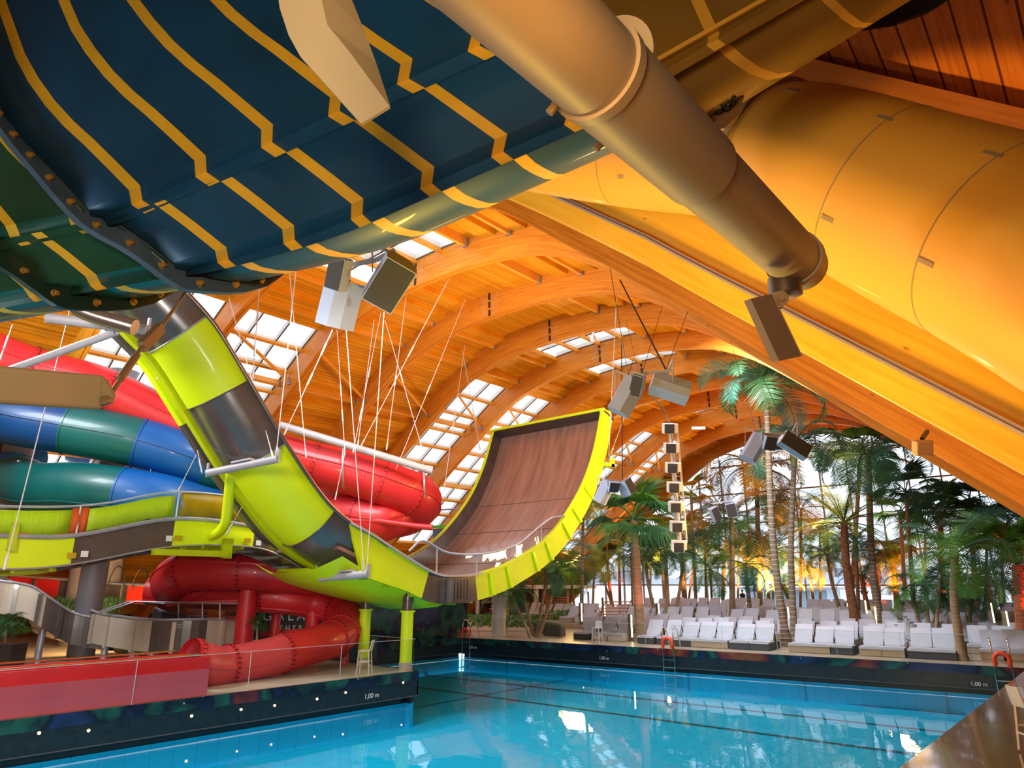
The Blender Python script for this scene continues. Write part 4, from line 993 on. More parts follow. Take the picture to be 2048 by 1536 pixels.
# clamp plates against the olive hull
cl = mat('clamp_beige', (.33, .23, .12), .45, .1, .1)
mb = MB(); c = P(1232, 118, 3.35); mb.lathe(c, [(.17, -.02), (.20, -.02), (.20, .02), (.17, .02)], 32, (FW*.8+RI*.5)); mb.prism([P(1150, 20, 3.5), P(1170, -10, 3.5), P(1290, 140, 3.9), P(1262, 165, 3.9)], FW*.03); mb.obj('clamp_ring', cl, st, True)
mb = MB(); mb.prism([P(1258, 80, 3.3), P(1286, 92, 3.35), P(1283, 148, 3.4), P(1252, 142, 3.35)], FW*.04); mb.prism([P(1270, 150, 3.7), P(1290, 140, 3.7), P(1345, 175, 3.9), P(1360, 232, 4.0), P(1345, 225, 4.0)], FW*.05); mb.obj('clamp_plate', cl, st)
# lamp/loudspeaker arm under the pipe end
fx = thing('wall_speaker', 'long flat bronze speaker box on a round pivot below the end of the strut pipe', 'speaker', P(1555, 600, 5.0))
DB = mat('dark_bronze', (.10, .06, .035), .4, .4, .1)
mb = MB(); c = P(1570, 572, 5.1); mb.lathe(c, [(.11, -.075), (.12, -.07), (.12, .06), (.11, .065)], 28, UP*.95+FW*.2); mb.obj('mount_drum', DB, fx, True)
mb = MB(); mb.beam(P(1575, 585, 5.1), P(1548, 628, 5.0), .05, .03); mb.obj('arm', cl, fx)
mb = MB(); c = P(1556, 599, 4.95); mb.lathe(c, [(.055, 0), (.055, .06), (.02, .06), (.02, .075)], 24, -FW); mb.obj('pivot_disc', cl, fx, True)
mb = MB(); p0 = P(1515, 595, 4.85); p1 = P(1572, 718, 4.6); ax_ = (p1-p0).normalized(); sd = ax_.cross(FW).normalized()
mb.obox((p0+p1)/2, (p1-p0)/2, sd*.075, FW*.07); mb.obj('speaker_box', mat('speaker_brown', (.13, .075, .04), .5, 0, .1), fx)
mb = MB(); mb.obox((p0+p1)/2+sd*.08*(1 if sd.dot(RI) > 0 else -1), (p1-p0)/2, sd*.006, FW*.065); mb.obj('side_strip', cl, fx)
# square wall speaker on the near beam
r = thing('wall_speaker', 'small square beige speaker hanging from the near timber beam over the palms', 'speaker', P(1845, 895, 6.2))
c = P(1845, 896, 6.2); mb = MB(); mb.obox(c, RI*.078, UP*.070, FW*.05); o = mb.obj('speaker_box', mat('speaker_beige', (.42, .24, .12), .5), r); bv = o.modifiers.new('b', 'BEVEL'); bv.width = .02; bv.segments = 3
mb = MB(); mb.obox(c+RI*.012+FW*.0, RI*.082, UP*.074, FW*.02); o = mb.obj('rim', cl, r); bv = o.modifiers.new('b', 'BEVEL'); bv.width = .015; bv.segments = 2
mb = MB(); mb.beam(P(1844, 878, 6.22), P(1855, 862, 6.4), .03, .03); mb.obj('bracket', DKMET, r)
# ---- orange lit big tube
TUB = mat('tube_ivory', (.78, .34, .03), .5, 0, .05, .5, coat=.1)
ot = thing('overhead_slide', 'wide amber tube slide with tape marks running along under the plank ceiling at right', 'water slide', P(1700, 350, 7))
pth = [P(960, 285, 11.0), P(1250, 306, 9.4), P(1430, 305, 8.6), P(1545, 320, 8.0), P(1640, 345, 7.4), P(1850, 432, 6.5), P(2060, 515, 5.65), P(2330, 640, 4.8), P(2900, 900, 3.7)]
pts, fr_, rr_ = tube_slide(ot, pth, [.62, .72, .80, .85, .87, .9, .9, .9, .9], [3], [TUB, TUB], seams=[], n=48, ridge=False)
def ring_at(kf, w, h, m, nm, span=(0, 2*PI)):
    k = int(kf*8); d = (pts[k+1]-pts[k-1]).normalized(); x, y = fr_[k]; mb = MB(); rows = []
    for o_, q in ((-w, rr_[k]-.01), (-w, rr_[k]+h), (w, rr_[k]+h), (w, rr_[k]-.01)): rows.append([pts[k]+d*o_+(x*math.cos(2*PI*j/48)+y*math.sin(2*PI*j/48))*q for j in range(48)])
    mb.grid(rows, 0, True); return mb.obj(nm, m, ot, True)
fgm = mat('tube_flange_grey', (.34, .24, .15), .5); tape = mat('grey_tape', (.32, .19, .08), .6)
ring_at(3.0, .035, .05, fgm, 'flange'); ring_at(2.2, .03, .04, fgm, 'flange'); ring_at(3.35, .006, .003, tape, 'seam'); ring_at(4.7, .006, .003, tape, 'seam'); ring_at(5.75, .006, .003, tape, 'seam'); ring_at(1.1, .005, .003, tape, 'seam')
mb = MB()
def on_tube(x, y):
    rd = ray(x, y).normalized(); best = None
    for k in range(len(pts)-1):
        a_, d_ = pts[k], (pts[k+1]-pts[k]); L_ = d_.length; d_ = d_/L_; R_ = rr_[k]
        w_ = CAM-a_; A2 = rd-d_*rd.dot(d_); B2 = w_-d_*w_.dot(d_); aa, bb, cc_ = A2.dot(A2), 2*A2.dot(B2), B2.dot(B2)-R_*R_
        disc = bb*bb-4*aa*cc_
        if disc < 0: continue
        t = (-bb-math.sqrt(disc))/(2*aa); h = (w_+rd*t).dot(d_)
        if -.02 <= h <= L_+.02 and (best is None or t < best[0]): best = (t, CAM+rd*t, d_, a_)
    return best
for (x, y, w_) in ((1242, 353, 7), (1770, 236, 15), (1986, 308, 17), (1655, 437, 13), (1851, 524, 16), (1487, 370, 9), (1586, 180, 13), (1838, 660, 12)):
    h = on_tube(x, y)
    if h:
        t, p, d_, a_ = h; nr = (p-a_); nr -= d_*nr.dot(d_); nr.normalize(); s_ = d_.cross(nr); mb.obox(p+nr*.003, d_*w_/1365*t, s_*4/1365*t, nr*.004)
mb.obj('tape_mark', tape, ot)
# ---- plank ceiling + edge beam, upper right
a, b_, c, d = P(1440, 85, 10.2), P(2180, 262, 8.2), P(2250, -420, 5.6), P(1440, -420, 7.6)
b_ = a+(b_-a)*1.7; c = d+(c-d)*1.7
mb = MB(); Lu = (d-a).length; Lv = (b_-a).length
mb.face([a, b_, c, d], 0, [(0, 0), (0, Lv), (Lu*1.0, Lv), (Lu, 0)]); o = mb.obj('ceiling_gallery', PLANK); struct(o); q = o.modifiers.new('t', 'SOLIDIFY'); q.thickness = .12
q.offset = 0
mb = MB(); nrm_ = (b_-a).cross(d-a).normalized(); nrm_ = nrm_ if nrm_.dot(FW) < 0 else -nrm_
e0, e1_ = P(1440, 108, 9.9), P(2180, 292, 7.9); e1_ = e0+(e1_-e0)*1.7; L_ = (e1_-e0).length; x_ = (e1_-e0)/L_; y_ = (UP-x_*UP.dot(x_)).normalized(); z_ = x_.cross(y_)
q8 = [e0+y_*.16-z_*.18, e0-y_*.20-z_*.18, e0-y_*.20+z_*.18, e0+y_*.16+z_*.18]
mb.grid([q8, [p+(e1_-e0) for p in q8]], 0, True, lambda a_, j: (a_*L_, j*.3), cap=True)
o = mb.obj('timber_edge_beam', wood('edge_wood', (.62, .19, .022), (.5, .13, .014), .8, .6, 9, spot=24)); tag(o, 'orange timber edge beam between the plank ceiling and the wide amber tube', 'beam')
mb = MB(); mb.prism([P(1660, 64, 6.6), P(1795, 44, 6.6), P(1862, 20, 6.6), P(1895, 0, 6.6), P(1900, -60, 6.6), P(1660, -60, 6.6)], FW*.08)
tag(mb.obj('dark_bracket', mat('near_black', (.012, .006, .003), .6)), 'dark wedge-shaped plate between the olive hull and the plank ceiling', 'bracket')
# ---- beige gusset hanging top centre
gb = mat('gusset_beige', (.52, .38, .21), .55, 0, .06, 2)
gz = thing('steel_gusset', 'pale beige folded steel plate hanging in front of the striped blue hull', 'plate', P(680, 100, 3.4))
mb = MB(); mb.prism([P(x_, y_, 3.42) for x_, y_ in ((552, -30), (560, 18), (577, 70), (600, 112), (722, 247), (779, 212), (700, 105), (655, 50), (636, -30))], FW*.03)
mb.obj('web_plate', gb, gz)
mb = MB(); mb.grid([[P(636, -30, 3.42), P(692, -30, 3.66)], [P(655, 50, 3.42), P(728, 60, 3.66)], [P(700, 105, 3.42), P(752, 125, 3.60)], [P(779, 212, 3.42), P(781, 213, 3.44)]]); mb.grid([[P(636, -30, 3.45), P(692, -30, 3.69)], [P(655, 50, 3.45), P(728, 60, 3.69)], [P(700, 105, 3.45), P(752, 125, 3.63)], [P(779, 212, 3.45), P(781, 213, 3.47)]])
mb.obj('side_plate', mat('gusset_light', (.60, .42, .22), .55, 0, .05), gz)
# ---- beige beam and tension rod at the left edge
tb = thing('tension_beam', 'beige steel beam end at the left edge with a lug for the tension rod', 'beam', P(100, 780, 4.4))
mb = MB(); a, b_ = P(-70, 765, 4.1), P(205, 786, 4.6); mb.beam(a, b_, .12, .235, UP); o = mb.obj('beam', gb, tb); bv = o.modifiers.new('b', 'BEVEL'); bv.width = .03; bv.segments = 3
mb = MB(); mb.prism([P(196, 750, 4.55), P(212, 762, 4.55), P(226, 790, 4.55), P(222, 806, 4.55), P(200, 814, 4.55)], FW*.03); mb.obj('lug', gb, tb)
tr = thing('tension_rod', 'thin bronze tension rod with turnbuckle reaching up from the beige beam end', 'rod', P(290, 690, 5.3))
rodm = mat('rod_bronze', (.40, .25, .13), .5, .3)
mb = MB(); mb.cyl(P(213, 802, 4.55), P(283, 694, 5.2), .016, 10); mb.cyl(P(322, 655, 5.5), P(384, 566, 6.2), .016, 10, .010); mb.cyl(P(240, 758, 4.8), P(272, 712, 5.1), .028, 10); mb.obj('rod', rodm, tr, True)
mb = MB(); mb.beam(P(283, 694, 5.2), P(322, 655, 5.5), .05, .085); mb.lathe(P(212, 800, 4.53), [(.03, -.03), (.03, .03)], 10, FW); mb.obj('turnbuckle', rodm, tr)
# ================================================================ LOUDSPEAKER CLUSTERS
def spk(cpx, dep, size, rot, fd, parent, big=True):
    """size (w,h,d) metres; rot=(yaw,pitch,roll) relative to the camera frame"""
    c = P(*cpx, dep); R = Matrix.Rotation(rot[2], 3, FW) @ Matrix.Rotation(rot[0], 3, UP) @ Matrix.Rotation(rot[1], 3, RI)
    x, y, z = R@RI, R@UP, R@(-FW)   # z = front (towards camera when rot=0)
    w, h, d = [q/2 for q in size]; mb = MB()
    sec = [(-w, d), (w, d), (w, -d*.2), (w*.62, -d), (-w*.62, -d), (-w, -d*.2)]
    a = [c+x*p+z*q-y*h for p, q in sec]; mb.grid([a, [p+y*2*h for p in a]], 0, True, cap=True)
    o = mb.obj('speaker_box', SPK, parent)
    mb = MB(); mb.obox(c+z*(d+.006), x*(w*.93), y*(h*.95), z*.008); mb.obj('grille', SPKF, o)
    mb = MB()
    for s_ in (-1, 1):
        mb.beam(c+x*(w+.03)*s_, c+x*(w+.03)*s_+UP*(h*1.15), .02, .07, z)
    mb.beam(c+x*(w+.03)+UP*h*1.15, c-x*(w+.03)+UP*h*1.15, .04, .04)
    mb.obj('yoke', GREYP, o)
def cluster(lab, bar, dep, spks, wires, grp='loudspeaker clusters under the vault'):
    c = P(*bar[0], dep); r = thing('speaker_cluster', lab, 'loudspeaker', c, grp)
    mb = MB()
    for a_, b_ in zip(bar, bar[1:]): mb.beam(P(*a_, dep), P(*b_, dep), .05, .07)
    mb.obj('mounting_bar', GREYP, r)
    for s_ in spks: spk(*s_, None, r)
    mb = MB()
    for (x0, y0, x1, y1, d1, t_) in wires: mb.cyl(P(x0, y0, dep), P(x1, y1, d1), t_, 6)
    mb.obj('suspension_wire', DKMET, r)
cluster('largest cluster of three grey speakers, hanging just under the blue hull', [(676, 524), (700, 530), (752, 520), (790, 500)], 11.5,
        [((778, 562), 11.4, (.56, .84, .50), (.40, .35, .50)), ((680, 548), 11.0, (.30, .52, .3), (-.35, .25, .35)), ((676, 607), 11.6, (.52, .80, .5), (2.5, -.1, .32))],
        [(762, 505, 790, 440, 14, .008), (690, 528, 720, 440, 14, .008), (745, 520, 735, 440, 14, .006)])
cluster('cluster of three grey speakers on a bar above the top of the wave ramp', [(1255, 754), (1300, 745), (1345, 741)], 17,
        [((1251, 792), 17, (.52, .92, .5), (2.6, .2, .42)), ((1276, 772), 16.8, (.30, .52, .3), (-.5, .2, .3)), ((1339, 779), 17, (.5, .95, .5), (2.4, .15, -1.35))],
        [(1256, 752, 1218, 522, 21, .010), (1256, 752, 1268, 716, 17.4, .008), (1332, 740, 1240, 560, 20, .022), (1332, 740, 1376, 622, 19, .008), (1277, 745, 1252, 640, 20, .006), (1285, 745, 1325, 612, 20, .008)])
cluster('cluster of brownish speakers among the tall palms', [(1506, 876), (1530, 870), (1590, 864)], 22,
        [((1508, 896), 22, (.55, .9, .5), (2.7, .2, .5)), ((1536, 884), 21.8, (.4, .45, .35), (.2, .2, .15)), ((1554, 884), 23, (.4, .4, .35), (.2, .2, 0)), ((1587, 893), 22, (.5, .95, .5), (.35, -.2, -.9))],
        [(1514, 873, 1465, 695, 24, .008), (1576, 866, 1510, 720, 24, .010), (1590, 866, 1600, 800, 24, .006)])
cluster('small far cluster of grey speakers left of the fan palm', [(1204, 966), (1230, 963), (1255, 966)], 27,
        [((1207, 984), 27, (.5, .9, .5), (2.7, .2, .4)), ((1226, 972), 26.8, (.4, .4, .35), (.2, .2, .1)), ((1252, 976), 27, (.5, .6, .5), (.9, -.2, -.3))],
        [(1212, 964, 1207, 900, 30, .008), (1245, 964, 1243, 690, 30, .02)])
cluster('pale distant speakers half hidden in palm leaves before the glass wall', [(1425, 1008), (1445, 1004), (1465, 1002)], 38,
        [((1429, 1028), 38, (.5, .75, .4), (.4, 0, -.4)), ((1463, 1019), 38, (.55, .75, .4), (-.3, 0, -.25))], [(1448, 1004, 1447, 950, 40, .01)])
# line array tower
la = thing('line_array_tower', 'vertical lattice mast carrying a column of seven small white speaker boxes', 'loudspeaker', P(1345, 960, 31))
mb = MB(); 
t0, t1 = P(1345, 848, 31), P(1364, 1085, 31)
dx = RI*.16
for o_ in (-1, 1): mb.cyl(t0+dx*(o_+.3), t1+dx*(o_+.3), .05 if o_ > 0 else .10, 8)
for k in range(26): p = t0+(t1-t0)*k/25; mb.beam(p-dx*.7, p+dx*1.3, .03, .03)
mb.obj('mast', mat('mast_alu', (.50, .48, .55), .3, .6), la, True)
for k in range(7):
    y = 857+k*39.2; x = 1337+k*3.1; c = P(x, y, 30.6); mb = MB(); mb.obox(c, RI*.24, UP*.22, FW*.26); o = mb.obj('speaker_box', WHITEP, la)
    mb = MB(); mb.obox(c-RI*.02-FW*.27, RI*.215, UP*.205, FW*.015); mb.obj('grille', SPKF, o)
    mb = MB(); mb.obox(c+RI*.32+FW*.2, RI*.12, UP*.2, FW*.1); mb.obj('back_cover', WHITEP, o)
mb = MB(); mb.tube(crom([P(1332, 742, 17.5), P(1305, 790, 26), P(1325, 815, 29), P(1340, 848, 31)], 5), .03, 8); mb.obj('cable', DKMET, la, True)
# ceiling lamp glowing
p = P(1397, 856, 46); mb = MB(); mb.obox(p, RI*.42, UP*.07, FW*.07); tag(mb.obj('ceiling_lamp', mat('lamp_glow', (1, .8, .4), .4, emit=((1, .72, .3), 14))), 'small glowing linear lamp on the underside of a far timber arch', 'lamp')
r = thing('dome_camera', 'small yellow-lit dome camera under the third arch', 'camera', P(1187, 667, 30)); mb = MB(); mb.cyl(P(1187, 664, 30), P(1187, 670, 30), .05, 10); mb.lathe(P(1186, 677, 30), [(.02, -.2), (.12, -.12), (.12, .1), (.05, .14)], 12); mb.obj('dome', WHITEP, r, True)
# ================================================================ SUSPENSION RODS
RODM = mat('rod_white', (.58, .55, .60), .45, .2)
def rod(pts, lab, r=.015, tb_=None):
    o = thing('hanger_rod', lab, 'rod', P(*pts[0]), 'slide hanger rods'); a_, b_ = P(*pts[0]), P(*pts[1]); mb = MB(); mb.cyl(a_, b_, r, 6); mb.obj('rod', RODM, o, True)
    for t in (tb_ or ()):
        mb = MB(); q = a_+(b_-a_)*t; d_ = (b_-a_).normalized(); mb.cyl(q-d_*.28, q+d_*.28, r*2.2, 8); mb.obj('turnbuckle', RODM, o, True)
    mb = MB(); d_ = (b_-a_).normalized(); mb.cyl(a_, a_+d_*.35, r*2.0, 8); mb.obj('end_fork', RODM, o, True)
for j, (p0, p1, lab, tb_) in enumerate([
    ((547, 918, 21.2), (458, 596, 26), 'hanger rod running from the middle bar of the chute up to the left', ()),
    ((552, 912, 21.2), (594, 524, 27), 'hanger rod running from the middle bar of the chute nearly straight up', (.55, .72)),
    ((568, 870, 22), (665, 660, 25), 'hanger rod leaning right from the chute rim', (.5, .8)),
    ((612, 915, 24), (577, 520, 28), 'hanger rod rising beside the second arch from the red tube', (.62,)),
    ((733, 1148, 23.0), (768, 625, 27), 'right hanger rod of the lowest chute bar', ()),
    ((728, 1140, 23.0), (691, 640, 27), 'left hanger rod of the lowest chute bar', ()),
    ((690, 910, 30), (674, 660, 32), 'short rod from the red tube carrier, leftmost', (.3, .5)),
    ((706, 905, 30), (762, 625, 33), 'rod from the red tube carrier leaning slightly right', (.25, .55)),
    ((715, 895, 30), (748, 640, 33), 'rod from the red tube carrier, second of the fan', (.3,)),
    ((722, 892, 30), (936, 485, 32), 'long rod leaning far right from the red tube carrier to the first arch', (.45,)),
    ((773, 900, 30), (815, 570, 33), 'rod rising from the grey carrier tube beside the first arch', (.4,)),
    ((670, 1000, 29), (690, 905, 29.5), 'rod below the strap of the red tube', ()),
    ((775, 980, 31), (930, 600, 35), 'rod passing in front of the second arch', (.5,)),
    ((845, 900, 31.5), (770, 640, 33), 'rod from the right end of the grey carrier tube to the upper left', (.55,)),
    ((888, 980, 33), (930, 690, 38), 'dark rod right of the red bend', (.4,)),
    ((960, 900, 38), (925, 700, 40), 'thin rod between the skylights', (.35,)),
    ((8, 1140, 15.5), (145, 600, 21), 'long hanger rod crossing in front of the red tube at far left', ()),
    ((0, 720, 20), (25, 650, 21), 'short hanger rod above the red tube at the left edge', (.5,)),
    ((297, 990, 27), (318, 750, 30), 'rod in front of the blue tubes', ()),
    ((352, 990, 27), (410, 875, 27), 'slanted rod beside the blue tube end', ()),
    ((404, 945, 21.8), (375, 800, 26), 'rod at the left end of the middle hanger bar', (.1,)),
    ((458, 1060, 22.8), (500, 985, 24), 'short slanted rod beside the yellow water pipe', (.05,)),
    ((640, 1150, 23.6), (627, 1115, 24.0), 'short rod at the left end of the lowest bar', ()),
    ((1217, 920, 37), (1235, 560, 33), 'rod carrying the top corner of the wave ramp', (.25,)),
    ((1218, 918, 37), (1250, 830, 33), 'slanted rod at the top corner of the wave ramp', (.2,)),
    ((505, 760, 21), (520, 560, 23), 'rod beside the steep part of the chute', (.3, .6)),
    ((315, 760, 22), (322, 700, 22.5), 'short rod left of the steep part of the chute', (.5,))]):
    rod((p0, p1), lab, .014 if p0[2] < 35 else .02, tb_)
# ================================================================ PALMS
def leafm(name, c, rough=.45):
    return mat(name, c, rough, 0, .35, 4, trans=.25)
LG = leafm('leaf_dark', (.045, .15, .05)); LM = leafm('leaf_mid', (.09, .26, .035)); LT = leafm('leaf_teal', (.05, .19, .13)); LY = leafm('leaf_yellow', (.60, .36, .02)); LYG = leafm('leaf_lime', (.30, .38, .025)); LB = leafm('leaf_brown', (.26, .13, .03))  # yellow leaf tones carry lamp glow as well as dry leaf colour
TRK = mat('trunk_ringed', (.25, .19, .13), .8, 0, .55, 2.2, stretch=(1, 1, 9), bump=.4)
TRF = mat('trunk_fibre', (.30, .13, .06), .9, 0, .6, 8, bump=.6); TRL = mat('trunk_pale', (.38, .26, .15), .8, 0, .4, 2, stretch=(1, 1, 12), bump=.3); SHF = mat('crown_shaft', (.25, .30, .14), .5, 0, .2, 2)
TRR = mat('trunk_rust', (.42, .13, .05), .85, 0, .5, 3, stretch=(1, 1, 8), bump=.4)
def frond_feather(seed, nleaf=26, droop=1.0, width=.34, stiff=0):
    """unit length frond starting at origin, heading +X, curving down"""
    rnd = random.Random(seed); mb = MB(); sp = []; ang = math.radians(55 if not stiff else 20); p = V((0, 0, 0)); n = 16
    a0 = ang
    for k in range(n+1):
        sp.append(p.copy()); t = k/n; a = a0-droop*(1.9*t*t+.35*t); p = p+V((math.cos(a), 0, math.sin(a)))/n
    mb.tube(sp, [.012*(1-.8*k/n) for k in range(n+1)], 4)
    for i in range(nleaf):
        t = .14+.86*i/(nleaf-1); k = min(n-1, int(t*n)); q = sp[k].lerp(sp[k+1], t*n-k); d = (sp[k+1]-sp[k]).normalized()
        L = width*(math.sin(PI*min(1, t*.92+.10))**.6)*(.85+.3*rnd.random())
        for sg_ in (-1, 1):
            side = V((0, sg_, 0)); out = (side*.80+d*.52+V((0, 0, .12))).normalized(); dn = V((0, 0, -1))*(.25+.45*droop*rnd.random())
            m_ = q+out*L*.5+dn*L*.12; e = q+out*L+dn*L*.42*(.6+.8*rnd.random()); w = d*(.0075+.002*rnd.random())*(.6 if stiff else 1)
            mb.face([q-w*.5, q+w*.5, m_+w, m_-w], 0); mb.face([m_-w, m_+w, e], 0)
    return mb
def frond_fan(seed, nseg=40, spread=2.7, pet=.42, split=.5):
    rnd = random.Random(seed); mb = MB(); a = math.radians(40); pe = [V((pet*t*math.cos(a*(1-.3*t)), 0, pet*t*math.sin(a*(1-.5*t)))) for t in (0, .25, .5, .75, 1)]
    mb.tube(pe, [.014, .012, .011, .010, .009], 4); c = pe[-1]; d = (pe[-1]-pe[-2]).normalized(); up = V((-d.z, 0, d.x)); R = 1-pet
    for i in range(nseg):
        t = (i/(nseg-1)-.5)*spread; dt = spread/nseg*.5; L = R*(.82+.18*math.cos(t*.9))*(.93+.1*rnd.random())
        f = lambda ang, r, z: c+(d*math.cos(ang)+V((0, 1, 0))*math.sin(ang))*r+up*z
        zf = .05; fold = up*.012
        mb.face([c, f(t-dt, L*split, zf-.01), f(t, L*split, zf+.012)], 0); mb.face([c, f(t, L*split, zf+.012), f(t+dt, L*split, zf-.01)], 0)
        tip = f(t, L, -.05-.16*rnd.random())
        mb.face([f(t-dt, L*split, zf-.01), f(t+dt*.0, L*split, zf+.012), tip], 0); mb.face([f(t, L*split, zf+.012), f(t+dt, L*split, zf-.01), tip], 0)
    return mb
FR = {}
def frond_mesh(kind, v, m):
    key = (kind, v, m.name)
    if key not in FR:
        base = (kind, v)
        if kind == 'f': mb = frond_feather(v, 44, .75+.18*(v % 3))
        elif kind == 'd': mb = frond_feather(v+20, 46, 1.25+.12*(v % 3), .30)
        elif kind == 's': mb = frond_feather(v+40, 40, .45, .17, 1)
        elif kind == 'b': mb = frond_feather(v+60, 30, 1.1, .42)
        else: mb = frond_fan(v+80)
        o = mb.obj('frond', m); me = o.data; bpy.data.objects.remove(o); FR[key] = me
    return FR[key]
NP = [0]
def palm(lab, base, crown, rt, nf, L, kind, lm, trunk=TRK, elev=(-.25, 1.1), grp=None, shaft=False, mid=None, cat='palm tree', name='palm_tree', lm2=None, flare=1.5, seed=None):
    NP[0] += 1; rnd = random.Random(seed or NP[0]*7+3)
    base = V(base); crown = V(crown); r = thing(name, lab, cat, base, grp)
    pts = [base, base.lerp(crown, .33)+(crown-base).orthogonal()*0, base.lerp(crown, .66), crown]
    if mid is not None: pts = [base, V(mid), crown]
    pts = crom(pts, 10); N = len(pts); rs = [rt*(flare if k == 0 else (1.25 if k == 1 else 1.05-.28*k/N)) for k in range(N)]
    mb = MB(); mb.tube(pts, rs, 12)
    if trunk in (TRK,):
        L_ = sum((pts[k+1]-pts[k]).length for k in range(N-1)); 
    mb.obj('trunk', trunk, r, True)
    if trunk is TRK:   # leaf scar rings
        mb = MB(); nr = int((crown-base).length/.26); fr = frames(pts)
        for q in range(1, nr):
            t = q/nr*(N-1); k = min(N-2, int(t)); p = pts[k].lerp(pts[k+1], t-k); d = (pts[k+1]-pts[k]).normalized(); mb.lathe(p, [(rs[k]*1.04, -.018), (rs[k]*1.04, .018)], 10, d)
        mb.obj('trunk_rings', mat('ring_pale', (.48, .42, .35), .8), r)
    if trunk is TRF or trunk is TRR:
        mb = MB(); d = (crown-base).normalized()
        top = (crown-base).length
        for q in range(70):
            h = top*(1-.45*rnd.random()**1.4); an = rnd.random()*2*PI; p = base+d*h; x = d.orthogonal().normalized(); y = d.cross(x); e_ = x*math.cos(an)+y*math.sin(an); rr = rt*(1+.5*(h/top-.5))
            mb.face([p+e_*rr*.8-y*.04, p+e_*rr*.8+y*.04, p+e_*(rr*1.5)+d*(.10+.12*rnd.random())])
            mb.face([p+e_*rr*.8-d*.04, p+e_*rr*.8+d*.04, p+e_*(rr*1.6)+d*(.08+.1*rnd.random())])
        mb.obj('trunk_fibre', TRF, r)
    if shaft: mb = MB(); d = (crown-pts[-3]).normalized(); mb.tube([crown-d*.1, crown+d*.5, crown+d*1.1], [rt*1.0, rt*.9, rt*.45], 10); mb.obj('crown_shaft', SHF, r, True); crown = crown+d*.8
    for i in range(nf):
        me = frond_mesh(kind, i % 3, (lm2 if lm2 and i % 3 == 0 else lm)); o = bpy.data.objects.new('frond', me); COL.objects.link(o)
        az = 2*PI*i/nf*2.4+rnd.uniform(-.2, .2); el = elev[1]+(elev[0]-elev[1])*((i+.5)/nf)+rnd.uniform(-.1, .1); s_ = L*rnd.uniform(.85, 1.12)
        a0_ = math.radians(55 if kind in 'fdb' else (20 if kind == 's' else 25)); roll = rnd.uniform(-.35, .35)
        M = Matrix.Translation(crown) @ Matrix.Rotation(az, 4, 'Z') @ Matrix.Rotation(-(el-a0_), 4, 'Y') @ Matrix.Rotation(roll, 4, 'X') @ Matrix.Scale(s_, 4)
        o.parent = r; o.matrix_parent_inverse = Matrix.Translation(-base); o.matrix_world = M; o.matrix_basis = M
    return r
def G(px, py, z=0):
    p = on_z(px, py, z)
    if z == 0 and p.y > EL(-p.x)+21.5: p = on_z(px, py, .7); z = .7
    elif z == 0 and p.y > EL(-p.x)+11.1: p = on_z(px, py, .35)
    if p.y > 63.5:   # keep everything inside the glass wall
        q = on_b(px, py, 63.5-((px*7) % 5)*.8); p = V((q.x, q.y, .7))
    return p
def up_at(px, py, base):  # point above the base at pixel row, at the same distance from the camera plane
    dep = (base-CAM).dot(FW); q = P(px, py, dep); return P(px, py, dep+(0))
def PL(lab, bx, by, cx, cy, rt, nf, Lpx, kind, lm, z=0, dep=None, **k):
    b = G(bx, by, z) if dep is None else None
    if dep is not None:
        b = P(bx, by, dep); b.z = z
    d = (b-CAM).dot(FW); c = P(cx, cy, d)
    # keep the crown roughly above the base: slide along the ray so that it stays the same ground distance
    h = (b-CAM).dot(FH); r_ = ray(cx, cy); c = CAM+r_*(h/r_.dot(FH))
    if 'midp' in k:
        mx, my = k.pop('midp'); r_ = ray(mx, my); k['mid'] = CAM+r_*(h/r_.dot(FH))
    return palm(lab, b, c, rt, nf, Lpx*d/F, kind, lm, **k)
PL('fan palm with thick rough trunk and broad pleated leaves left of the middle pool ladder', 1281, 1284, 1268, 1040, .27, 17, 118, 'n', LG, trunk=TRL, elev=(-.55, 1.35), lm2=LM)
PL('tallest palm with slender white-ringed leaning trunk and drooping dark fronds reaching the timber beam', 1574, 1294, 1533, 800, .19, 13, 185, 'd', LG, midp=(1546, 1080), shaft=True, elev=(-.1, 1.35), lm2=LT)
PL('very slim straight white-ringed palm just right of the tallest leaning one', 1589, 1287, 1588, 930, .17, 10, 150, 'd', LT, shaft=True, midp=(1582, 1100), elev=(0, 1.2))
PL('white-ringed palm with long hanging dark green fronds, red lit at its foot, right of centre', 1762, 1262, 1737, 935, .22, 14, 165, 'd', LT, midp=(1744, 1120), elev=(-.3, 1.1), shaft=True, lm2=LG, dep=None)
PL('feather palm with smooth bent trunk at the deck edge near the right pool ladder', 1925, 1321, 1910, 1108, .17, 15, 140, 'f', LM, trunk=TRL, midp=(1908, 1200), elev=(-.35, 1.3), lm2=LT)
for j, (bx, cx, cy) in enumerate(((1066, 1042, 1168), (1073, 1098, 1128), (1078, 1118, 1146), (1062, 1020, 1185))):
    PL('leaning trunk palm of the clump under the yellow wave ramp, %s' % ['second from the left', 'third from the left', 'rightmost', 'leftmost and lowest'][j], bx, 1273+j, cx, cy, .10, 9, 70, 'f', LG, trunk=TRL, elev=(-.5, 1.1), grp='palm clump under the ramp', lm2=LM)
PL('tall thin dark palm with white-ringed stem close to the right edge of the ramp', 1163, 1232, 1166, 1035, .14, 10, 75, 'd', LT, shaft=True, elev=(-.4, 1.0))
PL('golden palm with long arching yellow-lit fronds in front of the glass wall', 1520, 1213, 1512, 935, .24, 15, 150, 'd', LY, trunk=TRL, elev=(-.25, .95), lm2=LB)
PL('brown feather palm with bent reddish trunk behind the fan palm', 1224, 1207, 1213, 1065, .17, 11, 80, 'd', LB, trunk=TRR, midp=(1215, 1130), elev=(-.4, 1.0), lm2=LG)
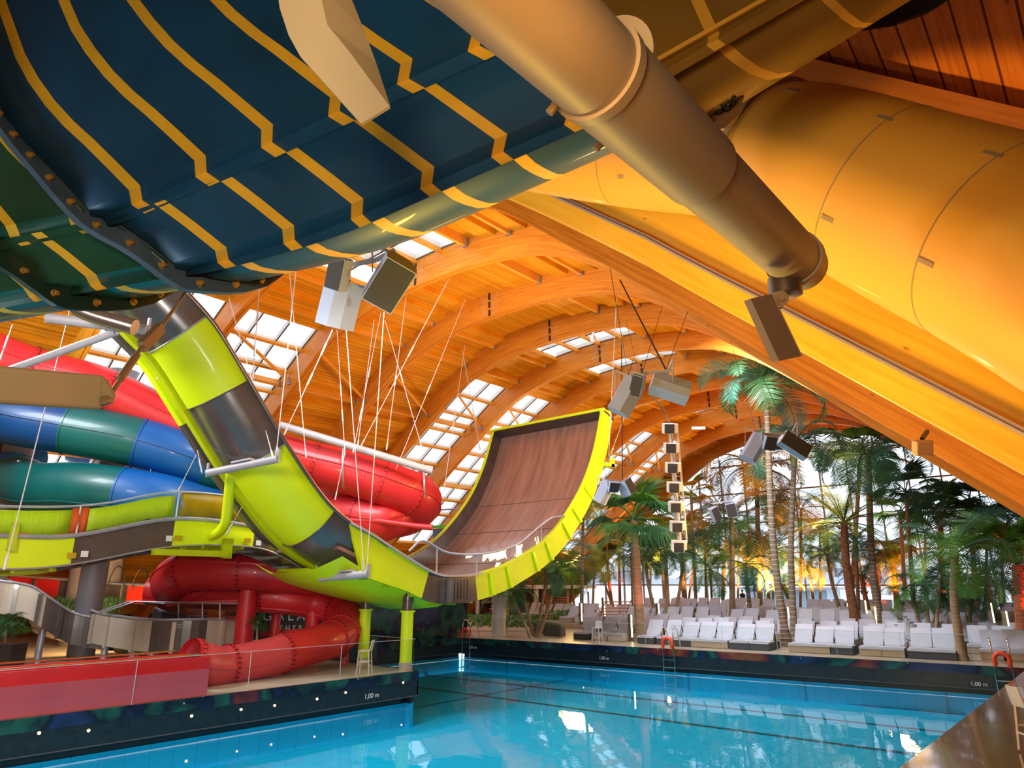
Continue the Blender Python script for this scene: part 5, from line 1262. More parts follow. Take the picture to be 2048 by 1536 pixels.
PL('slim reddish palm with green crown between the brown palm and the fan palm', 1240, 1208, 1237, 1075, .15, 11, 70, 'f', LG, trunk=TRR, elev=(-.4, 1.1))
PL('left-leaning slim palm right of the fan palm trunk', 1316, 1247, 1290, 1112, .13, 11, 72, 'f', LG, trunk=TRL, midp=(1297, 1170), elev=(-.5, 1.1))
PL('straight double-row palm with grey trunk behind the middle pool ladder', 1337, 1238, 1330, 1098, .16, 13, 80, 'f', LG, trunk=TRL, elev=(-.6, 1.1), lm2=LM)
PL('right-curving slim palm next to the straight grey one behind the ladder', 1350, 1238, 1366, 1095, .12, 11, 75, 'f', LT, trunk=TRL, midp=(1362, 1160), elev=(-.6, 1.1))
PL('stout palm with orange-lit fibrous trunk and fan leaves left of the glass wall', 1370, 1216, 1362, 1070, .27, 15, 80, 'n', LYG, trunk=TRF, elev=(-.5, 1.3), lm2=LY)
PL('fan palm with lime leaves beside the speaker tower', 1330, 1212, 1318, 1030, .16, 12, 60, 'n', LYG, trunk=TRL, elev=(-.5, 1.2), lm2=LY)
PL('fan palm with bright yellow leaves in front of the left end of the glass wall', 1392, 1212, 1382, 985, .16, 12, 62, 'n', LY, trunk=TRL, elev=(-.4, 1.2), lm2=LYG)
PL('tall pale-trunked palm with fine dark fronds below the distant speakers', 1465, 1238, 1463, 1035, .21, 14, 110, 'f', LG, trunk=TRL, elev=(-.5, 1.1), lm2=LB)
PL('short palm with orange-banded stem and two big hanging fronds beside the standing person', 1502, 1243, 1490, 1128, .15, 9, 85, 'd', LT, elev=(-.5, .7), lm2=LG)
PL('short fan palm with olive leaves and orange trunk left of the standing person', 1445, 1214, 1448, 1112, .17, 12, 55, 'n', LYG, trunk=TRF, elev=(-.5, 1.2))
PL('slim palm with pink-lit trunk right of the standing person', 1540, 1217, 1526, 1085, .17, 12, 80, 'f', LG, trunk=TRL, midp=(1532, 1150), elev=(-.5, 1.0), lm2=LY)
PL('steeply leaning orange-lit palm behind the rear loungers', 1586, 1220, 1566, 1170, .14, 9, 50, 'f', LM, trunk=TRF, elev=(-.5, 1.1))
PL('date palm with shaggy reddish crown base and stiff radiating yellow-green fronds', 1712, 1250, 1688, 1045, .26, 26, 125, 's', LYG, trunk=TRF, midp=(1694, 1140), elev=(-.5, 1.35), lm2=LG)
PL('small golden palm with several stems left of the date palm', 1628, 1216, 1618, 1130, .12, 12, 62, 'f', LY, trunk=TRF, elev=(-.5, 1.1), lm2=LYG)
PL('curved grey palm with orange-lit young fronds left of the date palm trunk', 1685, 1238, 1654, 1110, .13, 12, 68, 'f', LG, trunk=TRL, midp=(1664, 1165), elev=(-.4, 1.1), lm2=LB)
PL('slim dark palm directly behind the date palm', 1718, 1248, 1712, 1085, .12, 12, 80, 'f', LT, trunk=TRL, elev=(-.5, 1.1))
PL('red-lit ringed palm leaning left behind the date palm', 1740, 1244, 1722, 1150, .17, 9, 60, 'f', LG, trunk=TRR, elev=(-.5, 1.0))
PL('fan palm with hanging dry yellow skirt right of the ringed hanging palm', 1795, 1222, 1783, 1085, .22, 18, 62, 'n', LY, trunk=TRR, elev=(-1.2, .6), lm2=LYG)
PL('green fan palm crown above the dry-skirted fan palm', 1812, 1222, 1800, 1030, .16, 14, 75, 'n', LG, trunk=TRL, elev=(-.4, 1.3), lm2=LT)
PL('fan palm with orange rough trunk behind the front feather palm', 1886, 1232, 1880, 1030, .25, 17, 100, 'n', LG, trunk=TRF, elev=(-.3, 1.3), lm2=LM)
PL('grey-leaved fan palm with crown tucked under the timber beam at right', 1955, 1232, 1938, 1005, .2, 15, 95, 'n', LT, trunk=TRF, elev=(-.4, 1.3), lm2=LG)
PL('stout palm with shaggy red-lit trunk and upright petioles beside the right pool ladder', 2050, 1300, 2034, 1130, .30, 16, 150, 'n', LM, trunk=TRR, elev=(.3, 1.4))
PL('bright green palm crown just under the timber beam, right of the tallest palm', 1700, 1235, 1722, 900, .17, 13, 110, 'n', LM, trunk=TRL, elev=(-.4, 1.2), lm2=LG)
PL('thin-leaved palm right of the brightest crown near the beam', 1830, 1240, 1812, 985, .15, 12, 90, 'n', LT, trunk=TRL, elev=(-.4, 1.3))
for j, (bx, by, cx, cy, L_) in enumerate(((1858, 1262, 1850, 1165, 80), (1872, 1264, 1880, 1150, 85), (1842, 1260, 1822, 1185, 70), (1893, 1266, 1905, 1185, 75), (1990, 1260, 1975, 1150, 95), (1938, 1258, 1945, 1170, 90))):
    PL('bushy low palm in the group behind the front row at right, %s from the left' % ['second', 'third', 'leftmost', 'fourth', 'rightmost', 'fifth'][j].replace('leftmost', 'first').replace('rightmost', 'sixth'), bx, by, cx, cy, .09, 12, L_, 'f', [LG, LT, LM, LG, LG, LT][j], trunk=TRL, elev=(-.7, 1.1), grp='low palms behind the right front row', lm2=LG)
for j, (bx, by, cx, cy, L_, m_) in enumerate(((1095, 1232, 1090, 1150, 55, LM), (1150, 1228, 1140, 1160, 50, LM), (1185, 1222, 1190, 1130, 55, LYG), (1265, 1214, 1262, 1130, 50, LG), (1300, 1212, 1302, 1110, 55, LYG), (1412, 1216, 1410, 1100, 60, LG), (1425, 1222, 1420, 1160, 50, LM), (1560, 1222, 1553, 1120, 60, LYG), (1640, 1218, 1640, 1080, 62, LM), (1760, 1222, 1757, 1150, 55, LY), (1475, 1214, 1478, 1090, 60, LY), (1225, 1212, 1180, 1100, 52, LG), (1375, 1214, 1398, 1060, 55, LY), (1850, 1226, 1850, 1085, 70, LG), (2010, 1240, 2000, 1090, 80, LT), (1600, 1216, 1602, 1040, 62, LY), (1545, 1213, 1548, 1030, 60, LYG), (1970, 1235, 1975, 1060, 75, LG))):
    PL('slender background palm in the grove, %s counted from the left' % ORD[[0, 1, 2, 4, 5, 8, 9, 12, 14, 15, 10, 3, 6, 16, 17, 13, 11, 7][j]], bx, by, cx, cy-22, .11, 14, L_*1.5, 'b' if j % 2 else 'f', m_, trunk=TRL if j % 3 else TRR, elev=(-.6, 1.1), grp='background palms of the grove', lm2=LG)
# potted palm left, red palm pot plants
PL('potted leafy shrub at the left edge in front of the flumes', 8, 1335, 12, 1248, .05, 14, 42, 'f', LG, trunk=TRL, elev=(-.6, 1.3), cat='potted plant', name='potted_plant')
p = G(8, 1340); mb = MB(); mb.obox(p+V((0, 0, .45)), RI*.42, FH*.42, V((0, 0, .45))); tag(mb.obj('plant_pot', mat('pot_dark', (.03, .02, .015), .5)), 'dark square planter holding the shrub at the left edge', 'planter')
PL('small spiky palm in front of the red support column', 515, 1305, 515, 1242, .05, 13, 32, 'f', LG, dep=26, trunk=TRL, elev=(-.4, 1.3), cat='potted plant', name='potted_plant')
mb = MB()
rnd = random.Random(3)
def bush(lab, c, w, h, m, n=500):
    rnd = random.Random(hash(lab) % 1000 if False else len(lab)); mb = MB()
    for i in range(n):
        p = c+RI*rnd.uniform(-w, w)+FH*rnd.uniform(-.5, .5)+V((0, 0, rnd.random()*h)); d = V((rnd.uniform(-1, 1), rnd.uniform(-1, 1), rnd.uniform(.1, 1.2))).normalized(); x = d.orthogonal().normalized(); L_ = .16+.14*rnd.random(); mb.face([p, p+d*L_*.5+x*.04, p+d*L_, p+d*L_*.5-x*.04])
    tag(mb.obj('planting', m), lab, 'plants', kind='stuff')
bush('dense dark hedge behind the first flume at the left', P(90, 1270, 34), 3.4, 1.7, LG, 2600)
bush('low feathery green planting behind the glass left of the palm clump', V((*G(1000, 1262).xy, .2)), 3.0, .75, LM, 1400)
bush('ornamental grass behind the palm clump', V((*G(1130, 1240).xy, .2)), 1.6, .8, LM, 500)
# ================================================================ SUN LOUNGERS
MATR = mat('towel_white', (.52, .57, .68), .85, 0, .06, 3, bump=.2)
def lounger_meshes():
    out = {}
    for nm, c in (('dark', (.055, .06, .07)), ('beige', (.42, .34, .23)), ('white', (.66, .64, .60))):
        mb = MB(); mb.prism([(-.44, 0, 0), (.44, 0, 0), (.44, 2.0, 0), (-.44, 2.0, 0)], (0, 0, .02))
        mb = MB(); mb.obox((0, 1.0, .17), (.46, 0, 0), (0, 1.0, 0), (0, 0, .145)); mb.obox((0, .985, .02), (.42, 0, 0), (0, .93, 0), (0, 0, .02))
        o = mb.obj('base', mat('wicker_'+nm, c, .7, 0, .2, 25)); out['base_'+nm] = o.data; bpy.data.objects.remove(o)
    mb = MB(); rows = []
    n = 10
    for k in range(n+1):
        y = -.02+1.12*k/n; z = .33+.012*math.sin(k*1.7); rows.append([(-.45, y, z-.03), (-.455, y, z+.05), (-.2, y, z+.085), (.2, y, z+.085), (.455, y, z+.05), (.45, y, z-.03)])
    mb.grid(rows, 0, True, cap=True); o = mb.obj('seat_cushion', MATR, None, True); out['seat'] = o.data; bpy.data.objects.remove(o)
    mb = MB(); rows = []
    for k in range(n+1):
        t = k/n; y = 1.08+.62*t; z = .36+.72*t; nx, nz = .75, -.65; r = []
        bul = .01*math.sin(k*2.3)
        for x, h in ((-.39, 0), (-.395, .09+bul), (0, .10-bul), (.395, .09+bul), (.39, 0)): r.append((x, y-nx*h, z-nz*h))
        rows.append(r)
    mb.grid(rows, 0, True, cap=True); o = mb.obj('backrest', MATR, None, True); out['back'] = o.data; bpy.data.objects.remove(o)
    mb = MB(); mb.beam((-.3, 1.62, .95), (-.3, 1.9, .3), .04, .04); mb.beam((.3, 1.62, .95), (.3, 1.9, .3), .04, .04); o = mb.obj('back_strut', DKMET); out['strut'] = o.data; bpy.data.objects.remove(o)
    return out
LMS = lounger_meshes()
def lounger(loc, rz, base, lab, grp, back_a=0.0):
    r = thing('sun_lounger', lab, 'sun lounger', loc, grp); r.rotation_euler = (0, 0, rz)
    for nm, k in (('base', 'base_'+base), ('seat_cushion', 'seat'), ('backrest', 'back'), ('back_strut', 'strut')):
        o = bpy.data.objects.new(nm, LMS[k]); COL.objects.link(o); o.parent = r
        if nm == 'backrest' and back_a: o.matrix_basis = Matrix.Translation((0, 1.08, .36)) @ Matrix.Rotation(back_a, 4, 'X') @ Matrix.Translation((0, -1.08, -.36))
rz0 = math.atan2(-(EL(30)-EL(3.6)), 26.4)*-1*-1
front = [(1162, 'dark', 2), (1199, 'white', 2), (1232, 'white', 2), (1292, 'dark', 1), (1331, 'dark', 1), (1366, 'dark', 0), (1401, 'beige', 0), (1437, 'beige', 0), (1479, 'dark', 0), (1519, 'dark', 0), (1598, 'beige', 0), (1640, 'beige', 0), (1682, 'dark', 0), (1741, 'beige', 0), (1784, 'beige', 0), (1839, 'dark', 0), (1885, 'dark', 0), (1985, 'beige', 3), (2032, 'beige', 3)]
def row_pos(px, b_off):
    r_ = ray(px, 1300); 
    # intersect the ground line b = EL(s)+b_off
    # x=-s ; y=b ; point CAM+r t: y = 33.4+.12*x + b_off  (x=-s)
    t = (33.4+b_off)/(r_.y-.12*r_.x); p = CAM+r_*t; return V((p.x, p.y, 0))
LB_ = {'dark': 'dark grey', 'beige': 'beige', 'white': 'off-white'}
for j, (px, bs, extra) in enumerate(front):
    p = row_pos(px, 1.6+(.5 if extra == 1 else 0)+(1.1 if extra == 2 else 0)+(1.2 if extra == 3 else 0))
    lounger(p, math.atan(.12), bs, 'white-cushioned sun lounger on %s box base, front poolside row, %s from the left' % (LB_[bs], ORD[j]), 'front row of sun loungers', [0, .05, -.08][j % 3])
random.seed(11)
for ri, (bo, zz, x0, x1, skip) in enumerate(((5.6, 0, 1215, 2060, (3, 9)), (8.8, 0, 1180, 2060, (6, 13)), (11.9, .35, 1130, 2060, (2, 10)), (15.3, .35, 1050, 2060, (8,)), (18.6, .35, 1240, 2060, (5, 12)), (22.3, .7, 1290, 2060, (4, 11, 17)), (25.8, .7, 1350, 2060, (9,)))):
    pL = row_pos(x0, bo); pR = row_pos(x1, bo); d = pR-pL; L_ = d.length; d = d/L_; t = 0; cnt = 0; idx = 0
    while t < L_:
        if idx not in skip:
            p = pL+d*t; p.z = zz
            lounger(p+V((random.uniform(-.04, .04), random.uniform(-.15, .15), 0)), math.atan(.12)+random.uniform(-.03, .03), random.choice(['beige', 'beige', 'dark', 'white']), 'white sun lounger, %s row back from the pool, %s from the left' % (ORD[ri+1], ORD[cnt] if cnt < 25 else 'last'), 'sun loungers of the %s row' % ORD[ri+1], random.choice([0, .1, -.1, .05])); cnt += 1
        t += 1.0 if idx % 3 else 1.25; idx += 1
# bollard lights between the loungers
bol = mat('bollard_steel', (.25, .22, .18), .3, .6); glow = mat('bollard_glow', (1, .9, .7), .3, emit=((1, .78, .42), 7))
for j, (x, y, z) in enumerate(((1262, 1282, 0), (1317, 1250, 0), (1458, 1236, .35), (1486, 1238, .35), (1577, 1262, 0), (1697, 1248, .35), (1704, 1250, .35), (1733, 1250, 0), (1752, 1262, 0), (1904, 1238, .35), (1987, 1262, 0), (2018, 1282, 0), (1162, 1248, 0), (1208, 1238, 0), (1368, 1228, .35))):
    p = G(x, y, z); r = thing('bollard_light', 'slim steel bollard lamp with a glowing warm strip among the loungers, %s from the left' % ORD[[2, 3, 5, 6, 7, 8, 9, 10, 11, 12, 13, 14, 0, 1, 4][j]], 'lamp', p, 'bollard lamps on the deck')
    mb = MB(); mb.box(p.x-.09, p.y-.09, p.z, p.x+.09, p.y+.09, p.z+1.4); mb.obj('post', bol, r)
    mb = MB(); q = p-FH*.10+RI*.05; mb.obox(q+V((0, 0, .78)), RI*.045, FH*.012, V((0, 0, .58))); mb.obj('light_strip', glow, r)
# coloured up-lights in the grove
for (x, y, c, e) in ((1370, 1208, (1, .35, .05), 160), (1450, 1206, (1, .6, .15), 160), (1520, 1204, (1, .7, .2), 900), (1700, 1240, (1, .10, .05), 160), (1765, 1252, (1, .07, .05), 150), (1795, 1215, (1, .6, .1), 260), (1880, 1226, (1, .30, .1), 160), (2040, 1290, (1, .08, .05), 160), (1228, 1203, (1, .15, .05), 130), (1630, 1212, (1, .7, .2), 300), (1285, 1278, (1, .25, .12), 60), (1585, 1210, (1, .7, .2), 260), (1390, 1206, (1, .75, .2), 300), (1480, 1236, (1, .25, .05), 120)):
    p = G(x, y, .1); light('SPOT', p-FH*2.6+V((0, 0, 1.4)), e*(6 if c[1] > .5 else 2.6), c, .10, p+V((0, 0, 6)), 'palm_uplight', spot=2.0)
# ================================================================ POOL LADDERS AND LIFE RINGS
LR = mat('life_ring_orange', (.80, .07, .015), .45, 0, .08)
dv = V((-1, -.12*-1*-1, 0)).normalized()
ed = (W(30, EL(30), 0)-W(3.6, EL(3.6), 0)).normalized(); wn = V((-ed.y, ed.x, 0)); wn = wn if wn.y < 0 else -wn
for j, (px, py, lab, rl_) in enumerate(((938, 1276, 'far', 0), (1341, 1302, 'middle', 0), (2000, 1341, 'right', 0))):
    p = row_pos(px, 0.0); c = p
    r = thing('pool_ladder', 'stainless pool ladder with bowed handrails, the %s one of three on the terrace edge' % lab, 'ladder', c, 'pool ladders')
    mb = MB(); rt = []
    for sg_ in (-1, 1):
        q = c+ed*.28*sg_
        pp_ = crom([q+wn*.30+V((0, 0, -1.7)), q+wn*.28+V((0, 0, .2)), q+wn*.24+V((0, 0, .80)), q+wn*.05+V((0, 0, 1.02)), q-wn*.30+V((0, 0, .80)), q-wn*.50+V((0, 0, .35)), q-wn*.62+V((0, 0, 0))], 6); mb.tube(pp_, .026, 10)
    mb.obj('handrail', CHROME, r, True)
    for z in (-.45, -.8, -1.15, -1.5): 
        mb = MB(); mb.obox(c+wn*.29+V((0, 0, z)), ed*.28, wn*.05, (0, 0, .018)); mb.obj('rung', CHROME, r)
    # orange life ring (horseshoe) hanging on the rails
    lr = thing('life_ring', 'orange horseshoe life ring hanging on the %s pool ladder' % lab, 'life ring', c+V((0, 0, .3)), 'life rings on the ladders'); cc_ = c+wn*.36+V((0, 0, .27))
    arc = [cc_+ed*.24*math.cos(t)+V((0, 0, 1))*(.25*math.sin(t)) for t in [-.45+(PI+.9)*k/16 for k in range(17)]]
    arc = [arc[0]+V((0, 0, -.14))+ed*.02]+arc+[arc[-1]+V((0, 0, -.14))-ed*.02]
    mb = MB(); mb.tube(arc, [.05]+[.082]*(len(arc)-2)+[.05], 12); lr0 = mb.obj('ring', LR, lr, True); mb = MB(); mb.tube([cc_-ed*.25+V((0, 0, .05)), cc_-ed*.1-wn*.06+V((0, 0, .33)), cc_+ed*.1-wn*.06+V((0, 0, .33)), cc_+ed*.25+V((0, 0, .05))], .008, 6); mb.obj('grab_rope', WHITEP, lr)
# ================================================================ BAR STOOLS
def stool(lab, p, rz, m):
    r = thing('bar_stool', lab, 'bar stool', p, 'tall bar stools'); R = Matrix.Rotation(rz, 4, 'Z')
    def T(mb, nm):
        mb.v = [tuple(V(p)+R@V(v)) for v in mb.v]; return mb.obj(nm, m, r)
    for sx in (-1, 1):
        for sy in (-1, 1): mb = MB(); mb.beam((sx*.22, sy*.22, 0), (sx*.18, sy*.17, .76), .035, .035); T(mb, 'leg')
    mb = MB(); mb.obox((0, 0, .775), (.20, 0, 0), (0, .19, 0), (0, 0, .02)); T(mb, 'seat')
    mb = MB(); mb.grid([[(-.20, .18, .78), (-.19, .22, .95), (-.18, .25, 1.12)], [(0, .21, .78), (0, .25, .95), (0, .28, 1.12)], [(.20, .18, .78), (.19, .22, .95), (.18, .25, 1.12)]]); o = T(mb, 'backrest'); q = o.modifiers.new('t', 'SOLIDIFY'); q.thickness = .025
    for z, h in ((.30, .21), (.42, .2)):
        mb = MB()
        if z < .4: mb.beam((-h, -h, z), (h, -h, z), .025, .03); mb.beam((-h, h, z), (h, h, z), .025, .03)
        else: mb.beam((-h, -h, z), (-h, h, z), .025, .03); mb.beam((h, -h, z), (h, h, z), .025, .03)
        T(mb, 'footrest')
STM = mat('stool_beige', (.62, .52, .38), .45); STW = mat('stool_white', (.78, .78, .78), .45)
stool('tall beige bar stool on the slide island beside the yellow column', on_z(728, 1349, 0), -.9, STM)
stool('tall white bar stool behind the balustrade left of the first lounger group', G(1195, 1287), math.atan(.12), STW)
stool('beige bar stool half standing on the brown stone floor', on_z(2062, 1505, 0.04)+RI*.15, 2.2, STM)
# ================================================================ DECK CLUTTER
def signA(lab, p):
    r = thing('wet_floor_sign', lab, 'sign', p); mb = MB(); m = mat('sign_yellow', (.85, .55, .02), .5)
    for s_ in (-1, 1): mb.prism([p+RI*-.15+FH*.12*s_, p+RI*.15+FH*.12*s_, p+RI*.10+V((0, 0, .62)), p-RI*.10+V((0, 0, .62))], FH*.012)
    mb.obj('board', m, r)
signA('yellow folding floor sign right of the palm clump planters', G(1127, 1271))
signA('yellow folding floor sign far behind the palm clump', G(1014, 1231))
for j, (x0, y0, w_) in enumerate(((1090, 1268, .7), (1109, 1272, .55))):
    p = G(x0, y0); mb = MB(); mb.obox(p+V((0, 0, .24)), ed*w_, wn*.3, (0, 0, .24)); tag(mb.obj('planter_box', mat('planter_grey', (.10, .10, .11), .5)), 'dark grey planter box with grass, %s of the pair behind the palm clump' % ['left', 'right'][j], 'planter', 'planter boxes')
    mb = MB()
    for q in range(160): a_ = p+ed*random.uniform(-w_, w_)+wn*random.uniform(-.25, .25)+V((0, 0, .47)); mb.face([a_-ed*.01, a_+ed*.01, a_+V((random.uniform(-.06, .06), random.uniform(-.06, .06), random.uniform(.2, .38)))])
    tag(mb.obj('planter_grass', LG), 'upright green grass in the %s grey planter box' % ['left', 'right'][j], 'plants', kind='stuff')
p = G(1008, 1270); mb = MB(); mb.lathe(p, [(.14, 0), (.17, .3), (.19, .42), (.16, .42)], 18); tag(mb.obj('plant_pot', STEEL, smooth=True), 'small grey round pot with a leafy plant behind the far ladder', 'planter')
palm('small leafy plant in the grey round pot behind the far ladder', p+V((0, 0, .42)), p+V((0, 0, .55)), .02, 10, .5, 'f', LM, trunk=TRL, elev=(0, 1.3), cat='potted plant', name='potted_plant')
# cane holders: thin rods with dark tips (umbrella-like rack) between loungers
r = thing('rod_rack', 'rack of thin upright wires with dark tips between front row loungers', 'rack', G(1815, 1300)); mb = MB(); mb2 = MB()
for k, (x, y) in enumerate(((1792, 1250), (1799, 1244), (1803, 1238), (1810, 1233), (1817, 1240), (1823, 1246), (1829, 1250), (1812, 1236))):
    a_ = G(1815, 1298); h_ = (a_-CAM).dot(FH); r_ = ray(x, y); q = CAM+r_*(h_/r_.dot(FH)); mb.cyl(a_+(q-a_)*.0+RI*(k-4)*.03, q, .008, 5); mb2.obox(q, RI*.09, FH*.03, V((0, 0, .015)))
mb.obj('wires', WHITEP, r); mb2.obj('tips', DKMET, r)
# small white-roofed bar building and steps in the background at left
r = thing('pool_bar', 'low background bar with flat white roof behind the palm clump', 'building', G(980, 1225)); c = on_b(990, 1190, 56)
c = V((c.x-2, 58, 0))
mb = MB(); mb.box(-47, 47, 2.6, -38.5, 56, 2.9); mb.obj('roof', WHITEP, r)
mb = MB(); mb.box(-46.6, 52, 0, -39, 52.3, 2.6); mb.obj('back_wall', mat('bar_wall', (.30, .24, .18), .6), r)
for x in (-46, -42.5, -39): mb = MB(); mb.cyl((x, 47.6, 0), (x, 47.6, 2.6), .2, 14); mb.obj('column', WHITEP, r, True)
r = thing('side_column', 'white round column standing at the corner of the mural wall', 'column', W(29.4, 32.5, 0)); mb = MB(); mb.cyl(W(29.4, 32.3, 0), W(29.4, 32.3, 3.4), .42, 24); mb.obj('shaft', WHITEP, r, True)
for j, (x, y, n_) in enumerate(((1000, 1226, 4), (1105, 1222, 5), (1222, 1240, 5))):
    p = G(x, y); mb = MB()
    for k in range(n_): mb.obox(p+V((0, 0, .35+k*.2))+RI*.12*k, RI*.9, FH*.15, (0, 0, .03))
    for e_ in (-1, 1): mb.beam(p+RI*.85*e_, p+RI*.85*e_+RI*.12*n_+V((0, 0, .35+n_*.2)), .06, .06)
    tag(mb.obj('step_flight', mat('step_wood', (.55, .22, .07), .5)), 'orange slatted wooden steps in the lounger area, %s from the left' % ORD[j], 'steps', 'wooden steps')
r = thing('service_platform', 'blue-grey steel platform with a green edge behind the low end of the wave ramp', 'platform', P(930, 1090, 40))
mb = MB(); mb.prism([P(866, 1058, 40), P(1005, 1052, 41), P(1005, 1110, 41), P(866, 1112, 40)], FH*2.5); mb.obj('platform_body', mat('steel_blue', (.10, .15, .20), .45, .2, .2), r)
mb = MB(); mb.beam(P(862, 1054, 40), P(1005, 1048, 41), .12, .16); mb.obj('green_edge', mat('green_edge', (.08, .45, .02), .5), r)
for x in (893, 940): mb = MB(); mb.beam(P(x, 1056, 39.9), P(x, 1112, 39.9), .12, .12); mb.obj('upright', STEEL, r)
mb = MB(); mb.tube([P(868, 1020, 40), P(960, 1016, 41)], .05, 8); mb.obj('handrail', STEEL, r, True)
# outdoor pavilion seen through the glass
r = thing('pavilion', 'pale blue-grey pavilion with a flat roof seen outside through the glass wall', 'building', (10, 95, 0))
c = on_b(1575, 1200, 92); mb = MB(); mb.box(c.x-5, 92, -1, c.x+5, 97, 2.3); mb.obj('walls', mat('pav_glass', (.35, .48, .60), .2, .1), r)
mb = MB(); mb.box(c.x-6, 91, 2.3, c.x+6, 98, 2.6); mb.obj('roof', mat('pav_roof', (.42, .40, .45), .5), r)
for k in range(6): mb = MB(); mb.box(c.x-5+k*2-.06, 91.9, -1, c.x-5+k*2+.06, 92, 2.3); mb.obj('post', WHITEP, r)
# ================================================================ PERSON
pb = V(on_b(1486, 1200, 64.2)); pb.z = .7
skin = mat('skin', (.45, .24, .15), .6); navy = mat('navy_shirt', (.02, .02, .07), .7); trs = mat('dark_trousers', (.03, .03, .04), .7); hair = mat('dark_hair', (.02, .012, .01), .6)
per = thing('person', 'person in dark T-shirt and shorts standing among the rear palms, one arm bent', 'person', pb)
def skin_body(name, verts, edges, radii, m, parent, root=0):
    me = bpy.data.meshes.new(name); me.from_pydata([tuple(pb+RI*v[0]-FH*v[1]+V((0, 0, v[2]))) for v in verts], edges, []); me.materials.append(m)
    o = bpy.data.objects.new(name, me); COL.objects.link(o)
    sk = o.modifiers.new('s', 'SKIN'); sb = o.modifiers.new('u', 'SUBSURF'); sb.levels = 1; sb.render_levels = 2
    if not me.skin_vertices: 
        bpy.context.view_layer.objects.active = o
        me.attributes.new('skin_vertex', 'FLOAT_VECTOR', 'POINT') if False else None
    for i, r_ in enumerate(radii):
        me.skin_vertices[0].data[i].radius = (r_, r_*.8)
    me.skin_vertices[0].data[root].use_root = True
    o.parent = parent; o.matrix_parent_inverse = Matrix.Translation(-pb); return o
bv_ = [(0, 0, .95), (0, 0, 1.15), (0, .01, 1.38), (0, .01, 1.50), (0, .02, 1.60), (0, .02, 1.70), (-.18, 0, 1.40), (-.26, .02, 1.15), (-.14, .16, 1.02), (.18, 0, 1.40), (.24, 0, 1.13), (.26, .04, .88), (-.10, 0, .88), (-.11, .02, .48), (-.11, -.02, .08), (-.12, .1, .03), (.10, 0, .88), (.13, .03, .48), (.14, 0, .08), (.15, .12, .03)]
be_ = [(0, 1), (1, 2), (2, 3), (3, 4), (4, 5), (2, 6), (6, 7), (7, 8), (2, 9), (9, 10), (10, 11), (0, 12), (12, 13), (13, 14), (14, 15), (0, 16), (16, 17), (17, 18), (18, 19)]
br_ = [.14, .13, .16, .055, .085, .08, .06, .045, .035, .06, .045, .035, .085, .06, .04, .035, .085, .06, .04, .035]
try:
    bo_ = skin_body('body', bv_, be_, br_, skin, per)
except Exception as ex:
    print('SKIN FAIL', ex)
def shell(nm, profs, m):
    mb = MB()
    for (a_, b_, r0, r1, sq) in profs:
        a_ = V(a_); b_ = V(b_); A_ = pb+RI*a_.x-FH*a_.y+V((0, 0, a_.z)); B_ = pb+RI*b_.x-FH*b_.y+V((0, 0, b_.z)); rows = []
        for c_, rr in ((A_, r0), ((A_+B_)/2, (r0+r1)/2*1.03), (B_, r1)):
            ax_ = (B_-A_).normalized(); x = (RI-ax_*RI.dot(ax_)).normalized(); y = ax_.cross(x); rows.append([c_+x*math.cos(2*PI*j/14)*rr+y*math.sin(2*PI*j/14)*rr*sq for j in range(14)])
        mb.grid(rows, 0, True, cap=True)
    return mb.obj(nm, m, per, True)
shell('shirt', [((0, 0, .92), (0, .01, 1.44), .17, .20, .72), ((-.15, 0, 1.42), (-.24, .01, 1.22), .085, .075, 1), ((.15, 0, 1.42), (.23, 0, 1.2), .085, .075, 1)], navy)
shell('shorts', [((0, 0, .98), (0, 0, .86), .165, .18, .75), ((-.10, 0, .90), (-.11, .01, .56), .11, .10, 1), ((.10, 0, .90), (.12, .02, .56), .11, .10, 1)], trs)
mb = MB(); hc = pb-FH*.01+V((0, 0, 1.68)); mb.lathe(hc, [(.09, -.05), (.105, .0), (.10, .06), (.06, .11), (.01, .125)], 14); mb.obj('hair', hair, per, True)
mb = MB(); fc = pb-FH*.02*-1
hc2 = pb+V((0, 0, 1.64))-FH*.085
mb.obox(hc2+RI*.03+V((0, 0, .02)), RI*.010, FH*.006, (0, 0, .005)); mb.obox(hc2-RI*.03+V((0, 0, .02)), RI*.010, FH*.006, (0, 0, .005)); mb.obj('eye', hair, per)
mb = MB(); mb.obox(hc2-V((0, 0, .005))-FH*.008, RI*.009, FH*.014, (0, 0, .018)); mb.obox(hc2+RI*.085+FH*.08, RI*.008, FH*.018, (0, 0, .028)); mb.obox(hc2-RI*.085+FH*.08, RI*.008, FH*.018, (0, 0, .028)); mb.obj('nose_and_ears', skin, per)
for s_, b0_ in ((-1, (-.14, .16, 1.02)), (1, (.26, .04, .88))):
    w_ = pb+RI*b0_[0]-FH*b0_[1]+V((0, 0, b0_[2])); dr = V((0, 0, -1)) if s_ > 0 else (RI*.8-FH*.5).normalized(); sd = RI if s_ > 0 else V((0, 0, 1)); mb = MB(); mb.obox(w_+dr*.05, dr*.05, sd*.035, dr.cross(sd)*.014)
    for q in range(4): mb.tube([w_+dr*.09+sd*(.027-.018*q), w_+dr*(.135-.006*abs(q-1))+sd*(.028-.019*q)-FH*.01, w_+dr*(.165-.010*abs(q-1))+sd*(.026-.018*q)-FH*.028], [.010, .009, .007], 6)
    mb.tube([w_+dr*.03+sd*.035, w_+dr*.07+sd*.06, w_+dr*.10+sd*.06-FH*.01], [.011, .010, .008], 6); mb.obj('hand', skin, per, True)

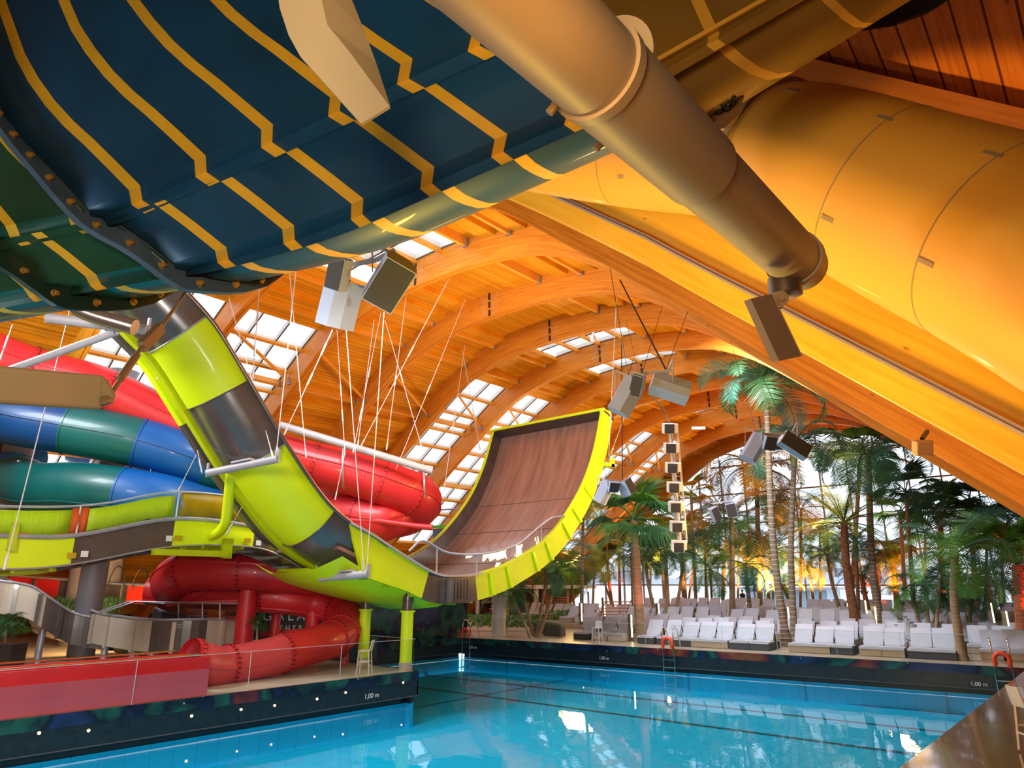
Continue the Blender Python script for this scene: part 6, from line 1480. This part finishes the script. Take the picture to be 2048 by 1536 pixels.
# ================================================================ separate loose pieces into parts of their own
def split_loose(o):
    me = o.data; par = list(range(len(me.vertices)))
    def f(a):
        while par[a] != a: par[a] = par[par[a]]; a = par[a]
        return a
    for p in me.polygons:
        vs = list(p.vertices); r0 = f(vs[0])
        for v in vs[1:]: par[f(v)] = r0
    gr = {}
    for p in me.polygons: gr.setdefault(f(p.vertices[0]), []).append(p)
    if len(gr) < 2 or len(gr) > 60: return
    if o.name.startswith('side_seam') and len(gr) > 4: return
    for ps in gr.values():
        vid = {}; vv = []; ff = []; mi = []
        for p in ps:
            t = []
            for v in p.vertices:
                if v not in vid: vid[v] = len(vv); vv.append(tuple(me.vertices[v].co))
                t.append(vid[v])
            ff.append(t); mi.append(p.material_index)
        m2 = bpy.data.meshes.new(o.name); m2.from_pydata(vv, [], ff)
        for mm in me.materials: m2.materials.append(mm)
        m2.polygons.foreach_set('material_index', mi); m2.polygons.foreach_set('use_smooth', [ps[0].use_smooth]*len(ff))
        if ps[0].use_smooth: m2.set_sharp_from_angle(angle=math.radians(40))
        n_ = bpy.data.objects.new(o.name.split('.')[0], m2); COL.objects.link(n_); n_.parent = o.parent; n_.matrix_parent_inverse = o.matrix_parent_inverse.copy(); n_.matrix_basis = o.matrix_basis.copy()
    bpy.data.objects.remove(o)
for o in list(COL.objects):
    if o.type == 'MESH' and o.parent and not o.children and o.name.split('.')[0] in ('side_fin', 'side_seam', 'stiffener', 'bolt', 'turnbuckle', 'corner_post', 'bolt_row', 'tape_mark', 'cantilever_arm', 'white_sticker', 'amber_sticker', 'support_leg', 'support_column', 'bracket', 'joint_plate', 'weld_ring', 'clamp_ring', 'clamp_plate', 'back_strut', 'footrest', 'edge_strip', 'eye', 'underside_rib', 'floor_seam', 'suspension_wire', 'steel_edge', 'rim', 'steel_rim', 'handrail'):
        if o.name.startswith('bolt_row') or o.data.users == 1: split_loose(o)
for o in list(COL.objects):
    if o.type == 'MESH' and o.name.split('.')[0] == 'bolt_row': o.name = 'bolt'
